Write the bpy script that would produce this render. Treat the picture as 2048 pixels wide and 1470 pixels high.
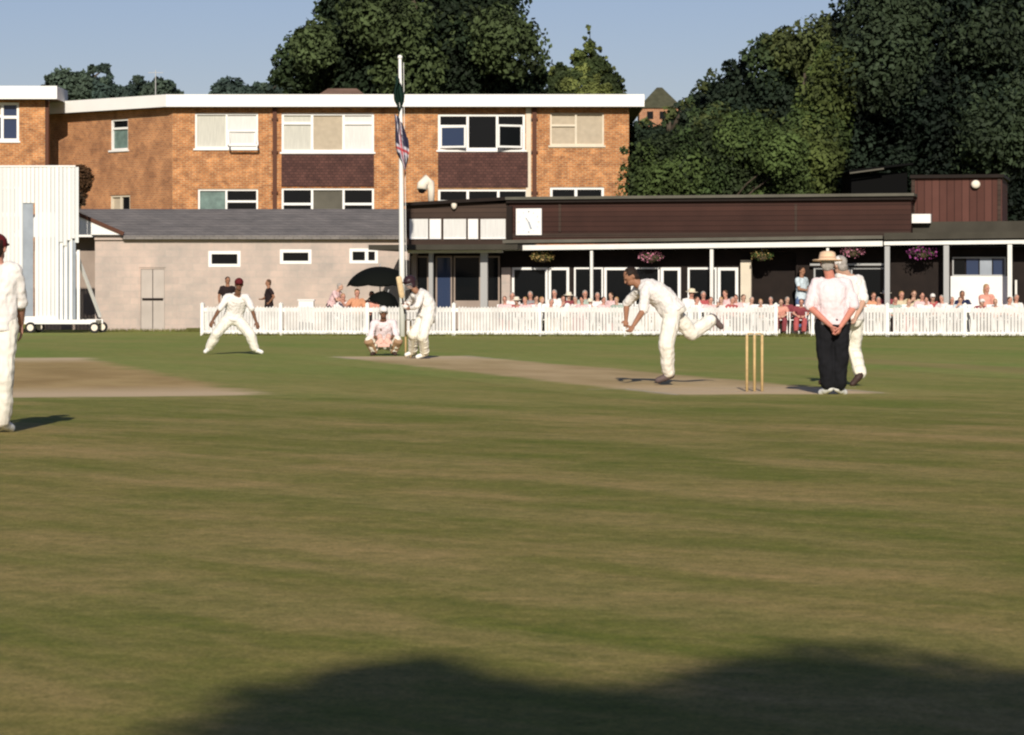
import bpy, bmesh, math, random
import numpy as np
from mathutils import Vector, Matrix, noise
random.seed(7); rng = np.random.default_rng(7)
R = math.radians
sc = bpy.context.scene
for o in list(bpy.data.objects): bpy.data.objects.remove(o)
COL = sc.collection

# ---------------------------------------------------------------- camera, world, sun, exposure
F, CX, HY, H = 5819.0, 1024.0, 588.0, 1.22       # focal length (px of a 2048 wide frame), centre, eye line, eye height
cd = bpy.data.cameras.new('camera'); cam = bpy.data.objects.new('camera', cd); COL.objects.link(cam)
cam.location = (0, 0, H); cam.rotation_euler = (R(90), 0, 0)
cd.sensor_width = 36; cd.lens = F / 2048 * 36; cd.shift_y = (HY - 735) / 2048
cd.clip_start = .1; cd.clip_end = 8000
cd.dof.use_dof = True; cd.dof.focus_distance = 62; cd.dof.aperture_fstop = 13
sc.camera = cam
SUN_EL = 25.0
w = bpy.data.worlds.new('World'); sc.world = w; w.use_nodes = True
wt = w.node_tree; bg = wt.nodes['Background']
sky = wt.nodes.new('ShaderNodeTexSky'); sky.sky_type = 'NISHITA'; sky.sun_disc = False
sky.sun_elevation = R(SUN_EL); sky.sun_rotation = R(180)
sky.altitude = 0; sky.air_density = 1.0; sky.dust_density = 0.3; sky.ozone_density = 4.0
tint = wt.nodes.new('ShaderNodeMixRGB'); tint.blend_type = 'MULTIPLY'; tint.inputs[0].default_value = 1; tint.inputs[2].default_value = (1, .835, .90, 1)
wt.links.new(sky.outputs[0], tint.inputs[1]); wt.links.new(tint.outputs[0], bg.inputs[0]); bg.inputs[1].default_value = .066
sl = bpy.data.lights.new('sun', 'SUN'); so = bpy.data.objects.new('sun', sl); COL.objects.link(so)
so.rotation_euler = (R(90 - SUN_EL), 0, 0); so.location = (0, -50, 40)
sl.energy = 4.2; sl.angle = R(.55); sl.color = (1, .92, .80)
sc.view_settings.view_transform = 'Standard'; sc.view_settings.look = 'None'
sc.view_settings.gamma = 1; sc.view_settings.exposure = 0.25
sc.render.engine = 'CYCLES'
sc.cycles.filter_width = 2.2

# ---------------------------------------------------------------- pixel <-> world
def P(px, py, Y): return Vector(((px - CX) / F * Y, Y, H + (HY - py) / F * Y))
def GY(py): return F * H / (py - HY)             # distance of a ground point seen at row py
class Frame:                                     # a vertical plane: u along it, v away from the viewer
    def __init__(s, pxa, Da, pxb, Db):
        s.o = Vector(((pxa - CX) / F * Da, Da)); b = Vector(((pxb - CX) / F * Db, Db))
        s.d = (b - s.o).normalized(); s.n = Vector((-s.d.y, s.d.x))
    def u(s, px, v=0):
        a = (px - CX) / F; o = s.o + s.n * v
        return (a * o.y - o.x) / (s.d.x - a * s.d.y)
    def Y(s, u, v=0): return (s.o + s.d * u + s.n * v).y
    def z(s, py, px=1024, v=0): return H + (HY - py) / F * s.Y(s.u(px, v), v)
    def w(s, u, v, z): p = s.o + s.d * u + s.n * v; return (p.x, p.y, z)
WORLD = Frame(CX, 0.0001, CX + 1, 0.0001); WORLD.o = Vector((0, 0)); WORLD.d = Vector((1, 0)); WORLD.n = Vector((0, 1))

# ---------------------------------------------------------------- materials
def mat(name, col, rough=.7, var=.0, vscale=3.0, bump=0, bscale=40, spec=.16, stretch=(1, 1, 1), metal=0, col2=None, detail=4, transl=0):
    m = bpy.data.materials.new(name); m.use_nodes = True; nt = m.node_tree; N = nt.nodes; L = nt.links
    b = N['Principled BSDF']; b.inputs['Roughness'].default_value = rough
    b.inputs['Specular IOR Level'].default_value = spec; b.inputs['Metallic'].default_value = metal
    b.inputs['Base Color'].default_value = (*col, 1)
    tc = N.new('ShaderNodeNewGeometry'); mp = N.new('ShaderNodeMapping'); mp.inputs['Scale'].default_value = stretch
    L.new(tc.outputs['Position'], mp.inputs['Vector'])
    if var or col2:
        n = N.new('ShaderNodeTexNoise'); n.inputs['Scale'].default_value = vscale; n.inputs['Detail'].default_value = detail
        L.new(mp.outputs[0], n.inputs['Vector'])
        r = N.new('ShaderNodeValToRGB'); r.color_ramp.elements[0].position = .3; r.color_ramp.elements[1].position = .7
        c2 = col2 or tuple(min(1, c * (1 + var)) for c in col); c1 = col if col2 else tuple(c * (1 - var) for c in col)
        r.color_ramp.elements[0].color = (*c1, 1); r.color_ramp.elements[1].color = (*c2, 1)
        L.new(n.outputs[0], r.inputs[0]); L.new(r.outputs[0], b.inputs['Base Color'])
    if bump:
        n2 = N.new('ShaderNodeTexNoise'); n2.inputs['Scale'].default_value = bscale; L.new(mp.outputs[0], n2.inputs['Vector'])
        bp = N.new('ShaderNodeBump'); bp.inputs['Strength'].default_value = bump; bp.inputs['Distance'].default_value = .02
        L.new(n2.outputs[0], bp.inputs['Height']); L.new(bp.outputs[0], b.inputs['Normal'])
    return m

def brick_mat(name, c1, c2, mortar, patch, bw=.225, rh=.075, ms=.012, pscale=1.3, op='ADD', sx=1.0):
    m = mat(name, c1, .85); nt = m.node_tree; N = nt.nodes; L = nt.links; b = N['Principled BSDF']
    g = N.new('ShaderNodeNewGeometry'); s = N.new('ShaderNodeSeparateXYZ'); c = N.new('ShaderNodeCombineXYZ')
    a = N.new('ShaderNodeMath'); a.operation = op
    L.new(g.outputs['Position'], s.inputs[0]); L.new(s.outputs['X'], a.inputs[0]); L.new(s.outputs['Y'], a.inputs[1])
    L.new(a.outputs[0], c.inputs['X']); L.new(s.outputs['Z'], c.inputs['Y'])
    t = N.new('ShaderNodeTexBrick'); t.inputs['Scale'].default_value = 1; t.inputs['Brick Width'].default_value = bw
    t.inputs['Row Height'].default_value = rh; t.inputs['Mortar Size'].default_value = ms; t.inputs['Bias'].default_value = -.1
    t.inputs['Color1'].default_value = (*c1, 1); t.inputs['Color2'].default_value = (*c2, 1); t.inputs['Mortar'].default_value = (*mortar, 1)
    L.new(c.outputs[0], t.inputs['Vector'])
    n = N.new('ShaderNodeTexNoise'); n.inputs['Scale'].default_value = pscale; n.inputs['Detail'].default_value = 6; n.inputs['Roughness'].default_value = .7
    L.new(g.outputs['Position'], n.inputs['Vector'])
    r = N.new('ShaderNodeValToRGB'); r.color_ramp.elements[0].position = .35; r.color_ramp.elements[1].position = .68
    r.color_ramp.elements[0].color = (*patch[0], 1); r.color_ramp.elements[1].color = (*patch[1], 1)
    L.new(n.outputs[0], r.inputs[0])
    mx = N.new('ShaderNodeMixRGB'); mx.blend_type = 'MULTIPLY'; mx.inputs[0].default_value = 1
    L.new(t.outputs['Color'], mx.inputs[1]); L.new(r.outputs[0], mx.inputs[2]); L.new(mx.outputs[0], b.inputs['Base Color'])
    bp = N.new('ShaderNodeBump'); bp.inputs['Strength'].default_value = .4; bp.inputs['Distance'].default_value = .01; bp.invert = True
    L.new(t.outputs['Fac'], bp.inputs['Height']); L.new(bp.outputs[0], b.inputs['Normal'])
    return m

def board_mat(name, c1, c2, period, axis='Z', gap=.12, rough=.75, nscale=2.0, gapdark=.45):
    """boards: thin dark joints every `period` metres along an axis, a slow tint per board and streaky noise"""
    m = mat(name, c1, rough); nt = m.node_tree; N = nt.nodes; L = nt.links; b = N['Principled BSDF']
    g = N.new('ShaderNodeNewGeometry'); s = N.new('ShaderNodeSeparateXYZ'); L.new(g.outputs['Position'], s.inputs[0])
    d = N.new('ShaderNodeMath'); d.operation = 'DIVIDE'; d.inputs[1].default_value = period; L.new(s.outputs[axis], d.inputs[0])
    fr = N.new('ShaderNodeMath'); fr.operation = 'FRACT'; L.new(d.outputs[0], fr.inputs[0])
    fl = N.new('ShaderNodeMath'); fl.operation = 'FLOOR'; L.new(d.outputs[0], fl.inputs[0])
    wn = N.new('ShaderNodeTexWhiteNoise'); wn.noise_dimensions = '1D'; L.new(fl.outputs[0], wn.inputs['W'])
    n = N.new('ShaderNodeTexNoise'); n.inputs['Scale'].default_value = nscale; n.inputs['Detail'].default_value = 5; L.new(g.outputs['Position'], n.inputs['Vector'])
    ad = N.new('ShaderNodeMath'); ad.operation = 'ADD'; L.new(wn.outputs[0], ad.inputs[0]); L.new(n.outputs[0], ad.inputs[1])
    hf = N.new('ShaderNodeMath'); hf.operation = 'MULTIPLY'; hf.inputs[1].default_value = .5; L.new(ad.outputs[0], hf.inputs[0])
    mx = N.new('ShaderNodeMixRGB'); mx.inputs[1].default_value = (*c1, 1); mx.inputs[2].default_value = (*c2, 1); L.new(hf.outputs[0], mx.inputs[0])
    lt = N.new('ShaderNodeMath'); lt.operation = 'LESS_THAN'; lt.inputs[1].default_value = gap; L.new(fr.outputs[0], lt.inputs[0])
    mg = N.new('ShaderNodeMixRGB'); mg.blend_type = 'MULTIPLY'; mg.inputs[2].default_value = (gapdark,) * 3 + (1,)
    L.new(lt.outputs[0], mg.inputs[0]); L.new(mx.outputs[0], mg.inputs[1]); L.new(mg.outputs[0], b.inputs['Base Color'])
    return m

def grass_colour(nt):
    """mown, sun-dried turf: returns the colour socket, in world metres"""
    N, L = nt.nodes, nt.links
    g = N.new('ShaderNodeNewGeometry')
    def nz(scale, stretch, rot, detail=4, rough=.6, off=(0, 0, 0)):
        m1 = N.new('ShaderNodeMapping'); m1.inputs['Rotation'].default_value = (0, 0, rot)
        m1.inputs['Location'].default_value = off
        m2 = N.new('ShaderNodeMapping'); m2.inputs['Scale'].default_value = stretch
        n = N.new('ShaderNodeTexNoise'); n.inputs['Scale'].default_value = scale; n.inputs['Detail'].default_value = detail; n.inputs['Roughness'].default_value = rough
        L.new(g.outputs['Position'], m1.inputs[0]); L.new(m1.outputs[0], m2.inputs[0]); L.new(m2.outputs[0], n.inputs['Vector']); return n.outputs[0]
    def ramp(s, p0, p1, c0, c1):
        r = N.new('ShaderNodeValToRGB'); e = r.color_ramp.elements; e[0].position = p0; e[1].position = p1
        e[0].color = (*c0, 1); e[1].color = (*c1, 1); L.new(s, r.inputs[0]); return r.outputs[0]
    def mix(f, a, b, mode='MIX'):
        m = N.new('ShaderNodeMixRGB'); m.blend_type = mode
        for i, v in ((0, f), (1, a), (2, b)):
            if isinstance(v, (int, float)): m.inputs[i].default_value = v
            elif isinstance(v, tuple): m.inputs[i].default_value = (*v, 1)
            else: L.new(v, m.inputs[i])
        return m.outputs[0]
    ang = R(50)
    big = nz(.30, (.22, 1, 1), ang, 5, .62)                     # wide mown bands, ragged
    band = nz(.9, (.20, 1, 1), R(54), 5, .7, (3.1, 7.7, 0))       # narrower straw streaks
    patch = nz(.8, (.7, 1, 1), R(40), 6, .72, (11.3, 2.1, 0))     # irregular green and dry patches
    mid = nz(4.0, (.8, 1, 1), R(30), 6, .75)
    fine = nz(55, (1, 1, 1), 0, 5, .8)
    tuft = nz(14, (1, .8, 1), 0, 5, .75)
    c = ramp(big, .44, .57, (.170, .182, .038), (.375, .275, .120))
    c2 = ramp(band, .44, .60, (.160, .172, .034), (.480, .335, .180))
    c = mix(.45, c, c2)
    c1 = ramp(patch, .42, .60, (.140, .178, .032), (.345, .268, .115))
    c = mix(.40, c, c1)
    c3 = ramp(mid, .32, .70, (.76, .80, .68), (1.24, 1.18, 1.16))
    c = mix(1.0, c, c3, 'MULTIPLY')
    c4 = ramp(fine, .34, .68, (.50, .56, .42), (1.50, 1.40, 1.46)); c = mix(.9, c, c4, 'MULTIPLY')
    c5 = ramp(tuft, .32, .70, (.72, .76, .68), (1.28, 1.22, 1.24)); c = mix(1.0, c, c5, 'MULTIPLY')
    # greener beyond about 30 m (the square and the far outfield)
    s = N.new('ShaderNodeSeparateXYZ'); L.new(g.outputs['Position'], s.inputs[0])
    mr = N.new('ShaderNodeMapRange'); mr.inputs['From Min'].default_value = 26; mr.inputs['From Max'].default_value = 48; L.new(s.outputs['Y'], mr.inputs['Value'])
    g2 = ramp(nz(.35, (1, .35, 1), R(-14), 4), .35, .7, (.205, .275, .064), (.300, .280, .095))
    g2 = mix(1.0, g2, c3, 'MULTIPLY')
    f = N.new('ShaderNodeMath'); f.operation = 'MULTIPLY'; f.inputs[1].default_value = .8; L.new(mr.outputs[0], f.inputs[0])
    c = mix(f.outputs[0], c, g2)
    return c, g, nz, ramp, mix, fine

def make_grass():
    m = bpy.data.materials.new('turf'); m.use_nodes = True; nt = m.node_tree; b = nt.nodes['Principled BSDF']
    c, g, nz, ramp, mix, fine = grass_colour(nt)
    nt.links.new(c, b.inputs['Base Color']); b.inputs['Roughness'].default_value = .9; b.inputs['Specular IOR Level'].default_value = .1
    bp = nt.nodes.new('ShaderNodeBump'); bp.inputs['Strength'].default_value = .5; bp.inputs['Distance'].default_value = .02
    nt.links.new(fine, bp.inputs['Height']); nt.links.new(bp.outputs[0], b.inputs['Normal'])
    return m

PD = Vector((4.98, -19.5)).normalized(); PN = Vector((-PD.y, PD.x))      # along the pitch (towards us) and across it
def make_strip(name, centre, half_w, half_l, tan, brown, edge=.35, wear=True, op=.80):
    m = bpy.data.materials.new(name); m.use_nodes = True; nt = m.node_tree; N = nt.nodes; L = nt.links; b = N['Principled BSDF']
    c, g, nz, ramp, mix, fine = grass_colour(nt)
    sub = N.new('ShaderNodeVectorMath'); sub.operation = 'SUBTRACT'; sub.inputs[1].default_value = (centre.x, centre.y, 0); L.new(g.outputs['Position'], sub.inputs[0])
    def dot(v):
        d = N.new('ShaderNodeVectorMath'); d.operation = 'DOT_PRODUCT'; d.inputs[1].default_value = (v.x, v.y, 0); L.new(sub.outputs[0], d.inputs[0])
        a = N.new('ShaderNodeMath'); a.operation = 'ABSOLUTE'; L.new(d.outputs['Value'], a.inputs[0]); return a.outputs[0]
    wob = nz(.9, (1, 1, 1), 0, 4)
    def edgef(s, h, e):
        a = N.new('ShaderNodeMath'); a.operation = 'MULTIPLY_ADD'; a.inputs[1].default_value = e * 2; L.new(wob, a.inputs[0]); L.new(s, a.inputs[2])
        mr = N.new('ShaderNodeMapRange'); mr.interpolation_type = 'SMOOTHSTEP'; mr.inputs['From Min'].default_value = h + e; mr.inputs['From Max'].default_value = h - e * .2 
        L.new(a.outputs[0], mr.inputs['Value']); return mr.outputs[0]
    across, along = dot(PN), dot(PD)
    mm = N.new('ShaderNodeMath'); mm.operation = 'MULTIPLY'; L.new(edgef(across, half_w, edge), mm.inputs[0]); L.new(edgef(along, half_l, .5), mm.inputs[1])
    k = N.new('ShaderNodeMath'); k.operation = 'MULTIPLY'; k.inputs[1].default_value = op; L.new(mm.outputs[0], k.inputs[0])
    pc = ramp(nz(.8, (1, .4, 1), R(-14), 4), .35, .65, brown, tan)
    if wear:
        wr = N.new('ShaderNodeMapRange'); wr.inputs['From Min'].default_value = half_l - 4.5; wr.inputs['From Max'].default_value = half_l - 1.5; L.new(along, wr.inputs['Value'])
        pc = mix(wr.outputs[0], pc, (.68, .50, .33))
    pc = mix(.6, pc, ramp(fine, .3, .7, (.75,) * 3, (1.2,) * 3), 'MULTIPLY')
    out = mix(k.outputs[0], c, pc)
    L.new(out, b.inputs['Base Color']); b.inputs['Roughness'].default_value = .92; b.inputs['Specular IOR Level'].default_value = .1
    return m

M = {}
M['turf'] = make_grass()
M['white'] = mat('white_paint', (.78, .77, .74), .5, .05, 1.5)
M['cream'] = mat('cream_paint', (.62, .55, .43), .55, .08, 2)
M['fascia'] = mat('white_fascia', (.80, .79, .76), .5, .04, .8)
M['brick'] = brick_mat('orange_brick', (.49, .190, .066), (.29, .100, .040), (.42, .30, .18), ((.60, .56, .55), (1.42, 1.42, 1.30)), pscale=2.4)
M['wingbrick'] = brick_mat('wing_brick', (.47, .19, .082), (.31, .115, .055), (.39, .28, .18), ((.66, .64, .62), (1.25, 1.25, 1.12)), op='SUBTRACT', sx=.72)
M['brickred'] = brick_mat('red_brick', (.40, .165, .085), (.30, .12, .065), (.36, .26, .18), ((.75, .72, .72), (1.18, 1.18, 1.1)))
M['tile'] = brick_mat('hung_tile', (.105, .050, .040), (.070, .034, .029), (.05, .028, .024), ((.75, .75, .78), (1.25, 1.2, 1.2)), .17, .11, .012, 2.5)
M['render'] = brick_mat('pink_block', (.50, .405, .350), (.44, .365, .32), (.44, .385, .335), ((.80, .84, .86), (1.12, 1.08, 1.06)), .45, .22, .010, .9)
M['blockdark'] = mat('grey_block', (.30, .24, .2), .85, .1, 2)
M['slate'] = brick_mat('grey_slate', (.20, .185, .175), (.165, .155, .15), (.12, .11, .105), ((.8, .8, .8), (1.25, 1.22, 1.2)), .3, .09, .010, 1.2)
M['felt'] = mat('roof_felt', (.105, .098, .078), .9, .2, 1.2, .3, 20)
M['feltdark'] = mat('dark_felt', (.052, .047, .036), .9, .2, 1.2)
M['timber'] = board_mat('brown_boards', (.022, .0105, .008), (.072, .031, .023), .15, nscale=1.3)
M['timberl'] = board_mat('grey_brown_boards', (.032, .021, .016), (.075, .048, .036), .15)
M['timberv'] = board_mat('upright_red_boards', (.060, .024, .018), (.125, .052, .040), .22, 'X')
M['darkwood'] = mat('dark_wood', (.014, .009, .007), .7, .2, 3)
M['black'] = mat('shade_black', (.006, .006, .006), .95, spec=.02)  # near black: shade of interiors, openings and the shed is put into this colour
M['gutterdark'] = mat('brown_pipe', (.09, .035, .02), .6)
M['glass'] = mat('dark_glass', (.006, .007, .008), .15, spec=.12)
M['glassblue'] = mat('blue_glass', (.03, .045, .09), .15, spec=.25)
M['glassgreen'] = mat('green_glass', (.13, .19, .17), .2, .25, 4, spec=.5)
M['curtain'] = mat('pale_curtain', (.50, .49, .43), .8, .10, 5, stretch=(6, 6, .4))
M['curtain2'] = mat('beige_blind', (.42, .355, .265), .8, .08, 5)
M['curtain3'] = mat('white_curtain', (.62, .61, .58), .8, .08, 6, stretch=(5, 5, .3))
M['metal'] = mat('grey_metal', (.35, .35, .34), .4, spec=.5)
M['greypanel'] = mat('grey_panel', (.27, .30, .34), .6, .15, 2)
M['screen'] = board_mat('white_slats', (.60, .615, .60), (.80, .79, .76), .13, 'X', .13, .6, 1.2, .72)
M['rubber'] = mat('black_rubber', (.02, .02, .02), .8)
M['cowl'] = mat('cream_fibreglass', (.78, .70, .58), .5)
M['stump'] = mat('ash_wood', (.56, .40, .19), .45, .12, 20)
M['willow'] = mat('willow', (.66, .50, .30), .5, .1, 20)
M['grip'] = mat('black_grip', (.03, .02, .02), .8)
M['redrubber'] = mat('red_leather', (.28, .03, .02), .5)
M['umbrella'] = mat('black_nylon', (.006, .007, .006), .8, spec=.05)
M['flaggreen'] = mat('green_flag', (.007, .024, .017), .8, .2, 6)
M['basket'] = mat('basket_moss', (.07, .055, .03), .9, .3, 10)
M['leafy'] = mat('basket_leaves', (.05, .09, .025), .8, .4, 10)
M['pinkflower'] = mat('pink_petals', (.55, .22, .30), .7, .3, 14)
M['purpleflower'] = mat('purple_petals', (.30, .06, .22), .7, .4, 14)
M['yellowflower'] = mat('straw_petals', (.42, .30, .12), .7, .3, 14)
M['bark'] = mat('bark', (.07, .055, .04), .95, .3, 4, .5, 12)
M['farhouse'] = mat('far_roof_tiles', (.16, .10, .075), .9, .2, 1.5)
M['paving'] = mat('grey_paving', (.30, .27, .24), .9, .15, 1.5)
def leafmat(name, c): 
    m = mat(name, tuple(x * 1.0 for x in c), .75, .62, .55, spec=.2, detail=6)
    N, L = m.node_tree.nodes, m.node_tree.links
    return m

# ---------------------------------------------------------------- builders
def setp(o, label=None, cat=None, group=None, kind=None):
    for k, v in (('label', label), ('category', cat), ('group', group), ('kind', kind)):
        if v: o[k] = v
    return o
def empty(name, loc, label=None, cat=None, group=None):
    o = bpy.data.objects.new(name, None); COL.objects.link(o); o.location = loc; o.empty_display_size = .1
    return setp(o, label, cat, group)
def root_of(p):
    v = Vector((0, 0, 0))
    while p: v += p.location; p = p.parent
    return v
def link_mesh(name, me, m, parent=None, smooth=False, world=True):
    o = bpy.data.objects.new(name, me); COL.objects.link(o)
    if m is not None:
        for x in (m if isinstance(m, (list, tuple)) else [m]): me.materials.append(x)
    if parent is not None:
        o.parent = parent
        if world: me.transform(Matrix.Translation(-root_of(parent)))
    if smooth:
        me.polygons.foreach_set('use_smooth', [True] * len(me.polygons))
    return o
class MB:
    def __init__(s, fr=WORLD): s.v = []; s.f = []; s.fr = fr; s.mi = []; s.cur = 0
    def add(s, vs, fs):
        n = len(s.v); s.v += [tuple(x) for x in vs]; s.f += [tuple(n + i for i in f) for f in fs]; s.mi += [s.cur] * len(fs)
    def hexa(s, p): s.add(p, [(0, 3, 2, 1), (4, 5, 6, 7), (0, 1, 5, 4), (1, 2, 6, 5), (2, 3, 7, 6), (3, 0, 4, 7)])
    def box(s, u0, u1, v0, v1, z0, z1):
        w = s.fr.w; s.hexa([w(u0, v0, z0), w(u1, v0, z0), w(u1, v1, z0), w(u0, v1, z0), w(u0, v0, z1), w(u1, v0, z1), w(u1, v1, z1), w(u0, v1, z1)])
    def prism(s, pts, v0, v1):                      # polygon in (u, z) extruded in v
        n = len(pts); w = s.fr.w
        s.add([w(u, v0, z) for u, z in pts] + [w(u, v1, z) for u, z in pts],
              [tuple(range(n)), tuple(range(2 * n - 1, n - 1, -1))] + [(i, i + n, (i + 1) % n + n, (i + 1) % n) for i in range(n)])
    def slab(s, a, b, c, d, t):                     # four world corners (front-left, front-right, back-right, back-left), thickness downwards
        q = [Vector(x) for x in (a, b, c, d)]; s.hexa([x - Vector((0, 0, t)) for x in q] + q)
    def bar(s, a, b, t, t2=None):
        a, b = Vector(a), Vector(b); d = (b - a).normalized(); up = Vector((0, 0, 1)) if abs(d.z) < .9 else Vector((0, 1, 0))
        x = d.cross(up).normalized() * t / 2; y = d.cross(x).normalized() * (t2 or t) / 2
        s.hexa([a - x - y, a + x - y, a + x + y, a - x + y, b - x - y, b + x - y, b + x + y, b - x + y])
    def tube(s, pts, rad, n=8):
        pts = [Vector(p) for p in pts]; rad = rad if isinstance(rad, (list, tuple)) else [rad] * len(pts)
        vs = []; 
        for i, p in enumerate(pts):
            d = (pts[min(i + 1, len(pts) - 1)] - pts[max(i - 1, 0)]).normalized(); up = Vector((0, 1, 0)) if abs(d.y) < .9 else Vector((1, 0, 0))
            x = d.cross(up).normalized(); y = d.cross(x)
            vs += [p + (x * math.cos(2 * math.pi * k / n) + y * math.sin(2 * math.pi * k / n)) * rad[i] for k in range(n)]
        fs = [(i * n + k, i * n + (k + 1) % n, (i + 1) * n + (k + 1) % n, (i + 1) * n + k) for i in range(len(pts) - 1) for k in range(n)]
        fs += [tuple(range(n - 1, -1, -1)), tuple(range((len(pts) - 1) * n, len(pts) * n))]
        s.add(vs, fs)
    def ell(s, c, r, ax=None, nu=12, nv=8):
        c = Vector(c); ax = ax or (Vector((1, 0, 0)), Vector((0, 1, 0)), Vector((0, 0, 1)))
        vs = [c + ax[2] * r[2]]
        for j in range(1, nv):
            t = math.pi * j / nv
            vs += [c + ax[0] * (r[0] * math.sin(t) * math.cos(2 * math.pi * i / nu)) + ax[1] * (r[1] * math.sin(t) * math.sin(2 * math.pi * i / nu)) + ax[2] * (r[2] * math.cos(t)) for i in range(nu)]
        vs.append(c - ax[2] * r[2]); fs = [(0, 1 + i, 1 + (i + 1) % nu) for i in range(nu)]
        for j in range(nv - 2): fs += [(1 + j * nu + i, 1 + (j + 1) * nu + i, 1 + (j + 1) * nu + (i + 1) % nu, 1 + j * nu + (i + 1) % nu) for i in range(nu)]
        k = 1 + (nv - 2) * nu; fs += [(k + i, len(vs) - 1, k + (i + 1) % nu) for i in range(nu)]
        s.add(vs, fs)
    def cap(s, a, b, ra, rb, n=12):                 # tapered capsule
        a, b = Vector(a), Vector(b); d = b - a; L = d.length
        d = d / L if L > 1e-6 else Vector((0, 0, 1)); up = Vector((0, 0, 1)) if abs(d.z) < .9 else Vector((0, 1, 0))
        x = d.cross(up).normalized(); y = d.cross(x); vs = [a - d * ra]; rings = []
        for t in (60, 30, 0): rings.append((a - d * ra * math.sin(R(t)), ra * math.cos(R(t))))
        for t in (0, 30, 60): rings.append((b + d * rb * math.sin(R(t)), rb * math.cos(R(t))))
        for c, r in rings: vs += [c + (x * math.cos(2 * math.pi * k / n) + y * math.sin(2 * math.pi * k / n)) * r for k in range(n)]
        vs.append(b + d * rb); m = len(rings); fs = [(0, 1 + (k + 1) % n, 1 + k) for k in range(n)]
        for j in range(m - 1): fs += [(1 + j * n + k, 1 + j * n + (k + 1) % n, 1 + (j + 1) * n + (k + 1) % n, 1 + (j + 1) * n + k) for k in range(n)]
        q = 1 + (m - 1) * n; fs += [(q + k, q + (k + 1) % n, len(vs) - 1) for k in range(n)]
        s.add(vs, fs)
    def loft(s, secs, n=16):                        # secs: (centre, a-axis*half, b-axis*half)
        vs = []
        for c, a, b in secs: vs += [c + a * math.cos(2 * math.pi * k / n) + b * math.sin(2 * math.pi * k / n) for k in range(n)]
        fs = [(j * n + k, j * n + (k + 1) % n, (j + 1) * n + (k + 1) % n, (j + 1) * n + k) for j in range(len(secs) - 1) for k in range(n)]
        fs += [tuple(range(n - 1, -1, -1)), tuple(range((len(secs) - 1) * n, len(secs) * n))]
        s.add(vs, fs)
    def mesh(s, name):
        me = bpy.data.meshes.new(name); me.from_pydata(s.v, [], s.f); me.update(); return me
    def build(s, name, m, parent=None, smooth=False, fix=True):
        me = s.mesh(name)
        if fix:
            bm = bmesh.new(); bm.from_mesh(me); bmesh.ops.recalc_face_normals(bm, faces=bm.faces); bm.to_mesh(me); bm.free()
        me.polygons.foreach_set('material_index', s.mi) if any(s.mi) else None
        return link_mesh(name, me, m, parent, smooth)

def remeshed(mb, name, m, parent, voxel=.012, smooth=3, wrinkle=0, wscale=9, seed=0, disp=None):
    """union of overlapping volumes as one continuous surface"""
    me = mb.mesh(name); bm = bmesh.new(); bm.from_mesh(me); bmesh.ops.recalc_face_normals(bm, faces=bm.faces); bm.to_mesh(me); bm.free()
    o = bpy.data.objects.new(name, me); COL.objects.link(o)
    r = o.modifiers.new('r', 'REMESH'); r.mode = 'VOXEL'; r.voxel_size = voxel; r.adaptivity = 0
    if smooth: s = o.modifiers.new('s', 'SMOOTH'); s.factor = .5; s.iterations = smooth
    dg = bpy.context.evaluated_depsgraph_get(); e = o.evaluated_get(dg); me2 = bpy.data.meshes.new_from_object(e)
    bpy.data.objects.remove(o); bpy.data.meshes.remove(me); me2.name = name; me2.materials.clear()
    if wrinkle:
        ns = [v.normal.copy() for v in me2.vertices]; off = Vector((seed * 3.1, seed * 1.7, 0))
        for v, n in zip(me2.vertices, ns):
            c = v.co; k = noise.noise(Vector((c.x, c.y, c.z * .7)) * wscale + off) + .5 * noise.noise(Vector((c.x * 1.2, c.y, c.z)) * wscale * 2.3 + off)
            v.co = c + n * (wrinkle * k)
    return link_mesh(name, me2, m, parent, True)

def copy_tree(o, parent=None):
    c = o.copy(); COL.objects.link(c)
    if parent is not None: c.parent = parent
    for ch in list(o.children): copy_tree(ch, c)
    return c

# ================================================================ SETTING: ground, pitches, paving
g = MB(); 
xs = [-3000, -300, -60, -20, 20, 60, 300, 3000]; ys = [-300, -40, 4, 30, 60, 120, 400, 5000]
g.v = [(x, y, 0) for y in ys for x in xs]; nx = len(xs)
g.f = [(j * nx + i, j * nx + i + 1, (j + 1) * nx + i + 1, (j + 1) * nx + i) for j in range(len(ys) - 1) for i in range(nx - 1)]
g.mi = [0] * len(g.f)
setp(g.build('grass_field', M['turf'], fix=False), kind='structure')
NEAR = Vector(((1509 - CX) / F * 36.4, 36.4)); FAR = NEAR - PD * 20.12; MID = (NEAR + FAR) / 2
def strip(name, c, hw, hl, z, tan, brown, wear=True, edge=.35):
    q = MB(); e = .9
    pts = [c + PN * a * (hw + e) + PD * b * (hl + e) for a, b in ((-1, -1), (1, -1), (1, 1), (-1, 1))]
    q.add([(p.x, p.y, z) for p in pts], [(0, 1, 2, 3)])
    o = q.build(name, make_strip(name + '_soil', c, hw, hl, tan, brown, edge, wear), fix=False)
    if o.data.polygons[0].normal.z < 0: o.data.flip_normals()
    return setp(o, kind='structure')
strip('pitch', MID, 1.55, 11.4, .0015, (.60, .425, .25), (.43, .295, .155))
strip('worn_pitch', MID + PN * -8.3 + PD * -.75, 2.45, 11.0, .0015, (.52, .35, .165), (.36, .225, .10), edge=.5)
strip('dry_strip', MID + PN * 7.4 + PD * 1.2, 1.1, 9.5, .0020, (.33, .26, .10), (.25, .21, .075), False, .6)
ln = MB()
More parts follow.
